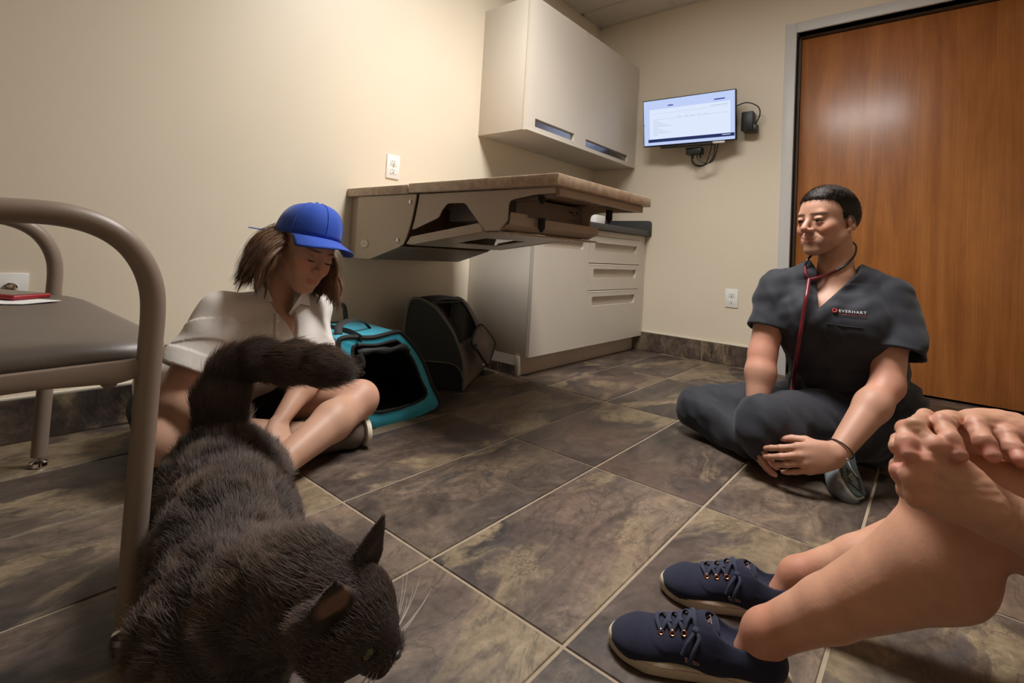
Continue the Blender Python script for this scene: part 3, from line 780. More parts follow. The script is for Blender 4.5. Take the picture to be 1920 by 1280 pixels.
bmesh.ops.transform(bm, matrix=Matrix.Translation((-3.70, -.661, .75)) @ Matrix.Rotation(math.radians(98), 4, 'Y'), verts=bm.verts[:])
build('backrest', bm, M_VINYL, CH, smooth=60)
for y in (-.95, -.37): build('back_post', tube(catmull([(-3.685, y, .39), (-3.70, y, .50), (-3.73, y, .66), (-3.755, y, .88)], 5), .012, 12), M_TAUPE, CH)
# phone and papers on the seat
M_RED = simple('red_phone_case', srgb(150, 28, 40), .4, var=.04)
M_GLASS = simple('dark_phone_glass', srgb(52, 44, 42), .12, var=.05)
M_PAPER = simple('white_paper', srgb(226, 224, 222), .7, var=.02)
def yawed(bm, c, a):
    bmesh.ops.transform(bm, matrix=Matrix.Translation(c) @ Matrix.Rotation(a, 4, 'Z'), verts=bm.verts[:]); return bm
pp = yawed(prism([(-.11, -.05), (.085, -.05), (.108, -.035), (.11, .05), (-.11, .05)], 2, 0, .0012), (-3.225, -.46, .4625), -.93)
tag(build('paper', pp, M_PAPER, smooth=0), 'folded white paper under the phone on the armchair seat', 'paper')
PH = empty('phone', (-3.21, -.415, .4645), 'smartphone in a red case lying on the armchair seat', 'phone')
a_ = -1.02
build('case', yawed(bx(-.082, .082, -.040, .040, 0, .0105), (-3.205, -.415, .4645), a_), M_RED, PH, bevel=.004, seg=3)
build('glass', yawed(bx(-.076, .076, -.035, .035, .0098, .0112), (-3.205, -.415, .4645), a_), M_GLASS, PH, bevel=.0005, seg=1)
build('side_button', yawed(bx(.02, .045, -.0410, -.0395, .004, .008), (-3.205, -.415, .4645), a_), M_DARK, PH)

# ------------------------------------------------------------------ turquoise soft carrier
M_TURQ = simple('turquoise_nylon', srgb(40, 164, 192), .55, var=.10, vscale=18, bump=.25, bscale=60, sheen=.2)
M_NYL = simple('black_nylon', srgb(20, 19, 20), .7, var=.15, vscale=20, bump=.3, bscale=150)
M_INNER = simple('black_fleece_lining', srgb(34, 31, 30), .9, var=.2, vscale=25, bump=.4, bscale=90)
TC = empty('pet_carrier', (-2.17, -.38, 0), 'turquoise soft pet carrier with black trim, open end facing the room', 'pet carrier')
front = [(-2.333, .006), (-2.405, .20), (-2.428, .295), (-2.405, .318), (-2.30, .308), (-2.205, .318), (-2.165, .305), (-2.085, .218), (-2.030, .11), (-2.003, .008)]
backp = [(-2.26, .006), (-2.31, .19), (-2.325, .28), (-2.30, .302), (-2.21, .300), (-2.12, .302), (-2.085, .29), (-2.035, .20), (-1.99, .10), (-1.965, .008)]
def loop(t, inset=0.0):
    A = np.array(front); B = np.array(backp); Q = A * (1 - t) + B * t; c = Q.mean(0)
    if inset: Q = c + (Q - c) * (1 - inset)
    y = -.592 + t * .43
    return [np.array((p[0], y + (.02 * (p[1] / .3) if t < .5 else -.02 * (p[1] / .3)), p[1])) for p in Q]
def ring_mesh(loops, bm=None, close=True):
    bm = bm or bmesh.new(); R_ = [[bm.verts.new(p) for p in L_] for L_ in loops]; n = len(R_[0])
    for A, B in zip(R_, R_[1:]):
        for k in range(n): bm.faces.new((A[k], A[(k + 1) % n], B[(k + 1) % n], B[k]))
    return bm, R_
dense = lambda L_: catmull(L_, 4, True)
# outer skin and dark lining as separate layers
bm, R_ = ring_mesh([dense(loop(t)) for t in np.linspace(0, 1, 9)]); bm.faces.new(R_[-1]); build('outer_skin', bm, M_TURQ, TC, smooth=50)
bm, R_ = ring_mesh([dense(loop(t, .05)) for t in np.linspace(0.02, .97, 6)]); bm.faces.new(R_[-1]); build('lining', bm, M_INNER, TC, smooth=50)
bm, R_ = ring_mesh([dense(loop(0, .0)), dense(loop(-.012, .02)), dense(loop(-.012, .26)), dense(loop(.004, .28))])
build('front_panel', bm, M_TURQ, TC, smooth=60)
build('opening_binding', tube(dense(loop(-.012, .27)), .006, 8, closed=True), M_NYL, TC)
build('front_piping', tube(dense(loop(-.004)), .0085, 8, closed=True), M_NYL, TC)
build('back_piping', tube(dense(loop(1.0)), .007, 8, closed=True), M_NYL, TC)
build('base_board', bx(-2.30, -2.04, -.575, -.19, .012, .02), M_INNER, TC, bevel=.004)
roll = [(-2.36, -.585, .262), (-2.31, -.60, .270), (-2.25, -.598, .262), (-2.19, -.60, .268), (-2.155, -.595, .25)]
build('rolled_flap', tube(catmull(roll, 5), [.011 + .003 * math.sin(i * .9) for i in range(21)], 12), M_NYL, TC)
build('side_toggle', tube(catmull([(-2.365, -.60, .262), (-2.355, -.605, .235), (-2.36, -.60, .215), (-2.345, -.60, .195)], 4), [.012] * 5 + [.015] * 4 + [.009] * 4, 10), M_NYL, TC)
for (x, s_) in ((-2.36, 1), (-2.19, 1)):
    pass
st = [(-2.385, -.50, .316), (-2.365, -.47, .342), (-2.30, -.44, .352), (-2.235, -.42, .338), (-2.20, -.41, .312)]
build('handle', tube(catmull(st, 6), .014, 8, flat=.28), M_NYL, TC)
st = [(-2.40, -.40, .305), (-2.37, -.33, .335), (-2.27, -.24, .375), (-2.20, -.20, .385), (-2.175, -.19, .36), (-2.17, -.20, .312)]
build('handle', tube(catmull(st, 6), .015, 8, flat=.28), M_NYL, TC)
build('shoulder_strap', tube(catmull([(-2.44, -.36, .30), (-2.46, -.33, .335), (-2.40, -.30, .345), (-2.34, -.28, .33)], 6), .016, 8, flat=.25), M_NYL, TC)
bm = tube(catmull([(-2.36, -.60, .313), (-2.34, -.50, .317), (-2.32, -.36, .311), (-2.30, -.2, .303)], 5), .013, 8, flat=.2, up=(1, 0, 0)); build('webbing', bm, M_NYL, TC)

TC.location.y += .032

# ------------------------------------------------------------------ grey dome carrier
M_GREYF = simple('grey_polyester', srgb(118, 108, 103), .7, var=.08, vscale=20, bump=.3, bscale=120)
M_PIPE = simple('grey_piping', srgb(112, 107, 104), .6, var=.05)
def mat_mesh(name, c, a):
    t = NT(name); v = t.coord('Object')
    t.base(c); t.set(.7)
    tr = t.n('ShaderNodeBsdfTransparent'); mx = t.n('ShaderNodeMixShader'); mx.inputs[0].default_value = a
    t.l(tr.outputs[0], mx.inputs[1]); t.l(t.p.outputs[0], mx.inputs[2]); t.l(mx.outputs[0], t.out.inputs[0]); return t.m
M_NET = mat_mesh('dark_side_netting', srgb(60, 62, 58), .82)
M_NET2 = mat_mesh('grey_flap_netting', srgb(128, 118, 114), .88)
GC = empty('pet_carrier', (-1.68, -.25, 0), 'grey and black domed pet carrier beside the base cabinet', 'pet carrier')
K = np.array([-1.72, -.425, 0]); A1 = np.array([-.6, .8, 0]); B1 = np.array([.85, .50, 0])
prof = [(0, 0.004), (.004, .10), (.016, .155), (.036, .205), (.064, .26), (.105, .315), (.15, .362), (.20, .392), (.245, .398), (.27, .375), (.282, .30), (.288, .18), (.288, .004)]
def arch(t):
    """near arch t=0, far arch t=1"""
    k = 1 - .33 * t
    return [K + B1 * (.40 * t) + A1 * (s * k) + np.array((0, 0, z * (1 - .06 * t) + (.015 * math.sin(t * math.pi) if z > .3 else 0))) for s, z in prof]
AN, AF = catmull(arch(0), 4), catmull(arch(1), 4)
def flat_panel(L_, off, bm=None):
    bm = bm or bmesh.new(); n_ = np.array((-.8, -.6, 0)) * off
    vs = [bm.verts.new(p + n_) for p in L_]; bm.faces.new(vs); return bm
def thick_panel(L_, th):
    bm = bmesh.new(); n_ = np.array((.8, .6, 0)) * th
    a = [bm.verts.new(p) for p in L_]; c = [bm.verts.new(p + n_) for p in L_]; bm.faces.new(a); bm.faces.new(c[::-1])
    for i in range(len(a)): bm.faces.new((a[i], a[(i + 1) % len(a)], c[(i + 1) % len(a)], c[i]))
    return bm
build('side_panel', thick_panel(AN, .004), M_NET, GC, smooth=0)
build('far_side_panel', thick_panel(AF, -.004), M_NET, GC, smooth=0)
low = [K + A1 * s + np.array((0, 0, z)) + np.array((-.8, -.6, 0)) * .004 for s, z in ((.002, .006), (.005, .06), (.02, .095), (.05, .115), (.10, .122), (.28, .125), (.288, .006))]
pk = build('side_pocket', thick_panel(low, .006), M_NYL, GC, smooth=0)
build('pocket_piping', tube(catmull([p + np.array((-.8, -.6, 0)) * .002 for p in low[1:6]], 5), .0028, 8), M_PIPE, pk)
build('arch_piping', tube(AN, .0065, 8), M_PIPE, GC); build('far_arch_piping', tube(AF, .007, 8), M_PIPE, GC)
def skin(i0, i1, t0, t1, name, mat, lift=.002):
    L_ = []
    for i in range(i0, i1 + 1):
        L_.append([AN[i] * (1 - t) + AF[i] * t + np.array((0, 0, lift + (.012 * math.sin(t * math.pi) if i > 20 else 0))) for t in np.linspace(t0, t1, 7)])
    bm = bmesh.new(); V = [[bm.verts.new(p) for p in r_] for r_ in L_]
    for a, c in zip(V, V[1:]):
        for k in range(6): bm.faces.new((a[k], a[k + 1], c[k + 1], c[k]))
    o = build(name, bm, mat, GC, smooth=60); md = o.modifiers.new('thick', 'SOLIDIFY'); md.thickness = .004; return o
skin(0, 12, 0, 1, 'front_panel', M_GREYF)
skin(26, len(AN) - 1, 0, 1, 'back_panel', M_NYL)
skin(12, 26, 0, .10, 'roof_edge', M_NYL); skin(12, 26, .88, 1, 'roof_edge', M_GREYF)
rim = [AN[i] * .9 + AF[i] * .1 for i in range(12, 27)] + [AN[26] * (1 - t) + AF[26] * t for t in (.3, .5, .7)] + [AN[i] * .12 + AF[i] * .88 for i in range(26, 11, -1)] + [AN[12] * (1 - t) + AF[12] * t for t in (.7, .5, .3)]
build('window_binding', tube(catmull(rim, 2, True), .006, 8, closed=True), M_NYL, GC)
bm = prism([(p[0], p[1]) for p in (AN[0], AF[0], AF[-1], AN[-1])], 2, .004, .03); build('base', bm, M_NYL, GC, bevel=.006)
fl = [np.array(p) for p in ((-1.688, -.430, .212), (-1.575, -.352, .262), (-1.535, -.345, .268), (-1.475, -.345, .218), (-1.452, -.352, .186), (-1.462, -.366, .158), (-1.555, -.420, .098), (-1.585, -.432, .104), (-1.645, -.432, .168))]
FL = catmull(fl, 5, True)
bm = bmesh.new(); c_ = bm.verts.new(np.mean(fl, 0) + np.array((0, -.008, .0))); vs = [bm.verts.new(p) for p in FL]
for i in range(len(vs)): bm.faces.new((c_, vs[i], vs[(i + 1) % len(vs)]))
f_ = build('window_flap', bm, M_NET2, GC, smooth=80); md = f_.modifiers.new('thick', 'SOLIDIFY'); md.thickness = .003
build('flap_binding', tube(FL, .0055, 8, closed=True), M_NYL, f_)
build('buckle', bx(-1.700, -1.672, -.452, -.436, .196, .21), M_BLACK, GC, bevel=.003)
build('brand_tag', bx(-1.455, -1.435, -.292, -.288, .055, .062), M_WHITEP, GC)
# ------------------------------------------------------------------ people
M_SKIN = tinted('skin', .48, .35, sss=.12, bump=.06, bscale=260, mottle=.08)
M_EYE = tinted('eye', .12, .5, mottle=.0)
M_LASH = simple('dark_lashes', srgb(34, 24, 20), .7)

def head(F, H, s=1.0, smile=0.0, male=True, eyes='open', nose=1.0, jaw=1.0):
    """head in local axes of frame H (x = figure's right, y = forward, z = up); eyes at z=0, crown +.115, chin -.115"""
    P = lambda x, y, z: H(x * s, y * s, z * s)
    E = lambda c, r, k=.01, op='u', rot=None: F.ell(P(*c), tuple(q * s for q in r), k * s, op, H.M if rot is None else H.M @ rot)
    Cn = lambda a, b, ra, rb, k=.01, op='u': F.cone(P(*a), P(*b), ra * s, rb * s, k * s, op)
    E((0, -.014, .032), (.074, .094, .083), .0)
    E((0, .022, -.028), (.061, .066, .078), .025)
    E((0, .030, .035), (.060, .056, .052), .02)
    for q in (-1, 1):
        Cn((q * .054 * jaw, -.004, -.048), (q * .018, .066, -.096), .0165, .016, .022)
        E((q * .043, .052, -.020), (.021, .021, .019), .018)
        Cn((q * .030, .060, -.050), (q * .026, .068, -.070), .016, .013, .018)        # cheek pad
        E((q * .040 * (1 + .06 * smile), .066, -.036 + .006 * smile), (.014, .013, .013), .014 if smile else .02)
    E((0, .074, -.099), (.019 if male else .015, .015, .014), .016)
    Cn((-.036, .072, .020), (.036, .072, .020), .0115 if male else .009, .0115 if male else .009, .014)
    for q in (-1, 1): E((q * .032, .094, .000), (.0165, .014, .0095), .010, 's')
    Cn((0, .082, .010), (0, .107 * (1 + .04 * (nose - 1)), -.026), .0075, .0108 * nose, .010)
    E((0, .1065, -.030), (.0105 * nose, .0105, .009), .006)
    for q in (-1, 1):
        E((q * .0125, .095, -.033), (.0075, .0105, .0075), .005)
        E((q * .0065, .103, -.0405), (.0032, .004, .003), .003, 's')
    lift = .008 * smile; wide = .023 + .008 * smile; lp = 1 - .35 * smile
    E((0, .066, -.066), (.034, .022, .026), .012)                       # muzzle behind the lips
    for q in (-1, 1):
        for a, c, ra, rc in (((0, .0875, -.0605), (q * wide * .5, .0845, -.0608 + lift * .3), .0046 * lp, .0042 * lp), ((q * wide * .5, .0845, -.0608 + lift * .3), (q * wide, .0735, -.0655 + lift), .0042 * lp, .0022)):
            Cn(a, c, ra, rc, .004)
        for a, c, ra, rc in (((0, .0870, -.0718), (q * wide * .5, .0835, -.0712 + lift * .35), .0056 * lp, .0050 * lp), ((q * wide * .5, .0835, -.0712 + lift * .35), (q * wide, .0730, -.0668 + lift), .0048 * lp, .0022)):
            Cn(a, c, ra, rc, .004)
        Cn((0, .0925, -.0660), (q * wide * .55, .0885, -.0655 + lift * .3), .0016, .0015, .002, 's'); Cn((q * wide * .55, .0885, -.0655 + lift * .3), (q * (wide + .002), .0765, -.0660 + lift), .0015, .0014, .002, 's')
        if smile: Cn((q * .022, .084, -.036), (q * (wide + .010), .074, -.060 + lift), .0030, .0024, .006, 's')
    Cn((0, .093, -.0845), (0, .090, -.086), .010, .008, .010, 's') if False else None
    for q in (-1, 1):
        rt = np.array(((1, 0, 0), (0, .94, -.34), (0, .34, .94))).T
        E((q * .0755, -.012, -.008), (.0070, .0165, .028), .005, rot=rt)
        E((q * .0840, -.009, -.004), (.0062, .0095, .018), .003, 's', rot=rt)
        E((q * .0790, -.003, -.004), (.0050, .006, .010), .003, rot=rt)
        E((q * .073, -.004, -.032), (.006, .008, .008), .006)
    lid = .0132
    for q in (-1, 1):
        c = (q * .032, .0765, .000)
        if eyes == 'closed': E(c, (.0145, .0135, .0118), .003)
        else:
            E((q * .032, .0775, .0056), (.0152, .0130, .0076), .0025)
            E((q * .032, .0755, -.0078), (.0140, .0120, .0052), .004)

def head_paint(H, s, skin, lip, brow, brow_h=.0215, stubble=None, brow_r=(.019, .012, .0042), blush=None):
    sp = []
    Pm = lambda x, y, z: H(x * s, y * s, z * s)
    A = lambda rx, ry, rz: H.M @ np.diag([1 / (rx * s), 1 / (ry * s), 1 / (rz * s)])
    if blush is not None:
        for q in (-1, 1): sp.append((Pm(q * .042, .066, -.028), 1, blush, .35, A(.022, .03, .018)))
        sp.append((Pm(0, .108, -.028), 1, blush, .4, A(.012, .014, .012)))
    if stubble is not None:
        sp.append((Pm(0, .06, -.088), 1, stubble, .45, A(.055, .06, .028)))
        sp.append((Pm(0, .098, -.050), 1, stubble, .35, A(.024, .02, .007)))
    for q in (-1, 1):
        sp.append((Pm(q * .026, .084, brow_h), 1, brow, .8, A(brow_r[0] * .8, .02, brow_r[2])))
        sp.append((Pm(q * .042, .076, brow_h + .001), 1, brow, .7, A(brow_r[0] * .65, .02, brow_r[2] * .8)))
        sp.append((Pm(q * .008, .084, -.0625), 1, lip, .55, A(.012, .014, .0040)))
        sp.append((Pm(q * .008, .084, -.0715), 1, lip, .55, A(.011, .014, .0042)))
    return sp

def eyeballs(H, s, parent, iris, gaze=(0, 0)):
    for q in (-1, 1):
        c = H(q * .032 * s, .0765 * s, 0); g = unit(H.v(gaze[0], 1, gaze[1]))
        bm = bmesh.new(); bmesh.ops.create_uvsphere(bm, u_segments=24, v_segments=16, radius=.0122 * s)
        V = np.array([v.co[:] for v in bm.verts]); d = (V / np.linalg.norm(V, axis=1)[:, None]) @ g
        col = np.tile(lin(128, 116, 108), (len(V), 1)); col[d > .80] = iris; col[d > .94] = lin(12, 10, 10)  # grey eye whites: shade on the eyes put into the colour
        bmesh.ops.translate(bm, vec=c, verts=bm.verts[:])
        o = build('eye', bm, M_EYE, parent, smooth=180)
        a = o.data.attributes.new('tint', 'FLOAT_COLOR', 'POINT'); a.data.foreach_set('color', np.c_[col, np.ones(len(V))].astype(np.float32).ravel())

def hairline_cap(H, s, zc, r, grow, lo, hi, h, name, mat, parent, seed=1, tex=.002):
    """close-cropped hair: skull shape grown outwards, kept above a hairline curve zc(x, y)"""
    F = Vol(lo, hi, h)
    F.ell(H(0, -.016 * s, .034 * s), tuple(q * s + grow for q in r), 0, 'u', H.M)
    def cut(D, x, y, z):
        X, Y_, Z_ = (x - H.o[0]), (y - H.o[1]), (z - H.o[2])
        lx = (X * H.M[0, 0] + Y_ * H.M[1, 0] + Z_ * H.M[2, 0]) / s; ly = (X * H.M[0, 1] + Y_ * H.M[1, 1] + Z_ * H.M[2, 1]) / s; lz = (X * H.M[0, 2] + Y_ * H.M[1, 2] + Z_ * H.M[2, 2]) / s
        D = D + tex * folds(x, y, z, seed, 170, 5)
        # fuller on top, tight at the sides
        D = D - .007 * np.clip((lz - .06) / .05, 0, 1) - .006 * np.clip((ly - .03) / .05, 0, 1) * np.clip((lz - .05) / .03, 0, 1)
        return np.maximum(D, (zc(lx, ly) + .0035 * folds(x, y, z, seed + 3, 260, 4) - lz) * s * .8)
    F.fn(cut)
    V, Q = F.mesh(); return raw_mesh(name, relax(V, Q, 1, .4), Q, mat, parent)

def mat_cloth(name, c, rough=.8, weave=900, var=.08, bump=.12, sheen=.15, fold=.0):
    t = NT(name); v = t.coord('Object'); n = t.noise(v, 7, 5, .6)
    t.base(t.ramp(n, [(.3, tuple(q * (1 - var) for q in c[:3])), (.7, tuple(min(1, q * (1 + var)) for q in c[:3]))]))
    hgt = t.noise(v, weave, 2)
    if fold: hgt = t.math('ADD', t.math('MULTIPLY', hgt, .12), t.math('MULTIPLY', t.noise(v, fold, 3, .5, .8), 1.0))
    t.bump(hgt, bump, .004 if fold else .001)
    return t.set(rough, 0, .25, sheen=sheen)

# ================================================================== man in dark scrubs
MAN = empty('person', (-1.27, -1.82, 0), 'person in dark grey scrubs sitting cross-legged on the floor before the door', 'person')
m_f = unit((-.97, -.24, 0)); m_r = np.array((-.24, .97, 0.)); up_ = np.array((0, 0, 1.))
mP, mN = np.array((-1.24, -1.82, .13)), np.array((-1.365, -1.775, .615))
mRs, mLs = np.array((-1.410, -1.612, .560)), np.array((-1.335, -1.925, .555))
mLe, mLw, mLh = np.array((-1.455, -1.925, .295)), np.array((-1.655, -1.826, .118)), np.array((-1.70, -1.74, .085))
mRe, mRw = np.array((-1.500, -1.592, .335)), np.array((-1.585, -1.600, .150))
mLk, mRk = np.array((-1.625, -1.635, .150)), np.array((-1.425, -1.365, .095))
mLhip, mRhip = np.array((-1.22, -1.895, .13)), np.array((-1.27, -1.72, .125))
HM = look_frame((-1.368, -1.748, .790), (-.86, .51), -.02, -.05)

B = Vol((-1.90, -2.10, .0), (-1.05, -1.25, .95), .0034)
head(B, HM, 1.0, smile=1.0, male=True, nose=.97, jaw=1.03)
B.cone(HM(0, -.034, -.055), mN - up_ * .01, .047, .056, .012)
B.chain([mN - up_ * .02, mN - up_ * .10 + m_f * .018], [.054, .066], .02)
for a, c in ((mRs, -1), (mLs, 1)): B.cone(mN - up_ * .050, a - up_ * .008, .040, .040, .02)
B.cone(mN + m_r * .06 - up_ * .16 + m_f * .012, mN - m_r * .06 - up_ * .16 + m_f * .012, .092, .092, .03)
B.cone(mP + up_ * .18, mN - up_ * .16, .12, .12, .04)
for sh, el, wr in ((mRs, mRe, mRw), (mLs, mLe, mLw)):
    mid = (sh + el) / 2; B.cone(sh, mid, .044, .049, .012); B.cone(mid, el, .049, .042, .015)
    d = unit(wr - el); B.cone(el, el + (wr - el) * .3, .043, .046, .02, flat=(np.cross(d, m_f), .95)); B.cone(el + (wr - el) * .3, wr, .046, .0275, .02)
lu = unit(np.array((-.10, .115, -.028))); ln = unit(np.array((-.75, -.52, .30)))
tl = hand(B, mLw + lu * .004, lu, ln, 1, ((.45, .45, .25), (.5, .5, .3), (.5, .55, .3), (.5, .5, .3)), k=.006, sc=1.04, spread=.04, thumb=(.8, .45, -.5), tcurl=.3, rw=.030)
ru = unit(np.array((-.125, -.03, -.12))); rn = unit(np.array((-.4, .75, .2)))
tr = hand(B, mRw + ru * .004, ru, rn, -1, ((.3, .35, .2), (.35, .4, .2), (.4, .4, .2), (.4, .4, .2)), k=.006, sc=1.0, thumb=(.8, .4, -.3), rw=.028)
V, Q = B.mesh(); V = relax(V, Q, 1, .35)
skin_m = lin(196, 148, 125)
spots = head_paint(HM, 1.0, skin_m, lin(176, 104, 92), lin(52, 36, 28), brow_h=.0195, stubble=lin(146, 112, 94), blush=lin(208, 132, 108))
for q in (-1, 1): spots.append((HM(q * .070, -.030, .020), 1, lin(62, 46, 38), .85, HM.M @ np.diag([1 / .03, 1 / .036, 1 / .032])))
spots.append((HM(0, -.095, -.01), 1, lin(62, 46, 38), .85, HM.M @ np.diag([1 / .07, 1 / .05, 1 / .05])))
for w_ in (mLe, mRe): spots.append((w_, .06, lin(210, 140, 118), .4))
for tp in tl + tr: spots.append((tp[0] + tp[2] * tp[3] * .9, tp[3] * .75, lin(226, 178, 160), .7)); spots.append((tp[0], .014, lin(206, 136, 116), .3))
MBODY = raw_mesh('body', V, Q, M_SKIN, MAN, paint(V, skin_m, spots))
eyeballs(HM, 1.0, MAN, lin(58, 44, 34), (.06, -.03))

M_HAIRM = simple('short_dark_hair', srgb(44, 33, 27), .6, var=.35, vscale=120, bump=.4, bscale=300)
def zc_m(lx, ly):
    base = np.interp(ly, [-.12, -.06, -.03, -.012, 0, .012, .03, .05, .075, .1], [-.062, -.052, -.012, .012, -.002, -.006, .045, .056, .064, .066])
    return base + np.abs(lx) * 0
hairline_cap(HM, 1.0, zc_m, (.0745, .0950, .0840), .0022, HM.o - .15, HM.o + .16, .0025, 'hair', M_HAIRM, MAN, 5, .0012)
g = np.random.default_rng(3); n = 16000
th = g.uniform(0, 2 * np.pi, n); cz = g.uniform(-.55, 1, n); sz = np.sqrt(1 - cz ** 2)
dl = np.stack([sz * np.cos(th), sz * np.sin(th), cz], 1); pl = dl * np.array((.079, .100, .090)) + np.array((0, -.016, .034))
keep = pl[:, 2] > zc_m(pl[:, 0], pl[:, 1]) + .006; pl, dl = pl[keep], dl[keep]
ln_ = np.where(pl[:, 2] > .06, .011, .005)[:, None]
dirn = dl * .35 + np.array((0, .7, -.15)) + g.normal(0, .15, dl.shape)
seg = np.stack([pl + dirn * ln_ * t for t in (0, .5, 1.0)], 1)
strands('hair_strands', HM.o + seg @ HM.M.T, simple('dark_hair_fibre', srgb(50, 38, 31), .5, var=.3, vscale=60), MAN, .0005)
MAN.children[-1]['kind'] = 'stuff'

M_SCRUB = mat_cloth('slate_scrubs', srgb(43, 44, 51), .72, 1100, .06, .25, .12, fold=26)
S = Vol((-1.80, -2.14, .08), (-1.02, -1.40, .70), .0036); S2 = Vol((-1.80, -2.14, .08), (-1.02, -1.40, .70), .0036)
chest = mN - up_ * .16 + m_f * .025; belly = (mP + mN) / 2 - up_ * .04 + m_f * .02
S.cone(chest + m_r * .070, chest - m_r * .070, .120, .120, .0)
S.cone(belly + m_r * .048, belly - m_r * .048, .124, .124, .06)
S.cone(mP + m_r * .07 + up_ * .05, mP - m_r * .07 + up_ * .05, .135, .135, .06)
for q in (1, -1):
    S.cone(mN + m_r * q * .055 - up_ * .015 - m_f * .01, (mRs if q > 0 else mLs) - m_r * q * .02, .060, .060, .035)
S.cone(mN + m_r * .05 - up_ * .03, mN - m_r * .05 - up_ * .03, .066, .066, .03)
def wr_m(D, x, y, z):
    low = np.clip((.40 - z) / .2, 0, 1)
    hz = np.sin(95 * z + 14 * y + 2.4 * np.sin(26 * y + 9 * z))       # horizontal bunching over the belly
    return D + .0060 * folds(x, y, z, 21, 46, 6) + .0065 * hz * low * np.clip((x + 1.62) / .05, 0, 1) + .0022 * folds(x, y, z, 8, 110, 4)
S.fn(wr_m)
# the two sleeves: loose, open at the hem
lend = mLs + (mLe - mLs) * .52; rend = mRs + (mRe - mRs) * .55
lout = np.array((.004, -.018, 0)); lax, rax = mLe - mLs, mRe - mRs
S2.cone(mLs, lend + lout, .062, .073, .0); S2.cone(lend + lout, lend + lax * .3 + lout, .073, .077, .01)
S2.cone(mRs, rend, .062, .066, .0); S2.cone(rend, rend + rax * .3, .064, .066, .01)
S2.fn(lambda D, x, y, z: D + .0060 * np.sin(70 * (z * .8 + y * .5 - x * .3) + 2.2 * np.sin(22 * y + 16 * x)) * np.clip((.60 - z) / .1, 0, 1) + .002 * folds(x, y, z, 9, 90, 5))
S2.plane_near(lend + lax * .13, lax, lend + lax * .3 + lout, .16); S2.plane_near(rend + rax * .09, rax, rend + rax * .3, .13)
S2.cone(lend + lout, lend + lax * .4 + lout, .060, .071, .003, 's'); S2.cone(rend, rend + rax * .4, .054, .060, .003, 's')
kk = .014; hh = np.clip(.5 + .5 * (S.D - S2.D) / kk, 0, 1); S.D = S.D + (S2.D - S.D) * hh - kk * hh * (1 - hh); del S2
# neck opening: round at the back, a clean V at the front
vb = mN - up_ * .112
S.cone(mN + up_ * .080, mN + up_ * .14, .055, .070, .003, 's')
def vneck(D, x, y, z):
    rr = (x - vb[0]) * m_r[0] + (y - vb[1]) * m_r[1]; ff = (x - vb[0]) * m_f[0] + (y - vb[1]) * m_f[1]; uu = z - vb[2]
    d = np.maximum(np.abs(rr - .058 * np.clip(1 - uu / .125, 0, 1)) - np.maximum(uu, 0) * .47, np.maximum(-uu, .01 - ff - np.maximum(uu, 0) * .75)) * .85
    return np.maximum(D, -d)
S.fn(vneck, vb - .16, vb + .2)
V, Q = S.mesh(); TOPO = raw_mesh('scrub_top', relax(V, Q, 1, .4), Q, M_SCRUB, MAN)

Pn = Vol((-1.86, -2.12, -.002), (-1.0, -1.22, .34), .0038)
Pn.ell(mP + np.array((.02, 0, -.005)), (.17, .185, .135), 0)
Pn.cone(mLhip, mLk, .122, .086, .05); Pn.cone(mRhip, mRk, .115, .076, .05)
Pn.cone(mLk - up_ * .045 + np.array((.012, 0, 0)), np.array((-1.40, -1.79, .072)), .080, .066, .035)
Pn.cone(mRk - up_ * .012, np.array((-1.545, -1.575, .062)), .076, .056, .03)
Pn.cone(np.array((-1.50, -1.49, .07)), np.array((-1.553, -1.592, .06)), .058, .056, .01)
def wr_p(D, x, y, z):
    return D + .0058 * folds(x, y, z, 31, 42, 6) + .0034 * folds(x, y, z, 33, 95, 5) + .003 * np.sin(60 * (x * .5 - y * .75 + .8 * z) + 3 * np.sin(13 * y + 9 * x)) * np.clip((.2 - z) / .12, 0, 1)
Pn.fn(wr_p); Pn.fn(lambda D, x, y, z: np.maximum(D, .003 - z))
V, Q = Pn.mesh(); raw_mesh('scrub_trousers', relax(V, Q, 1, .4), Q, M_SCRUB, MAN)

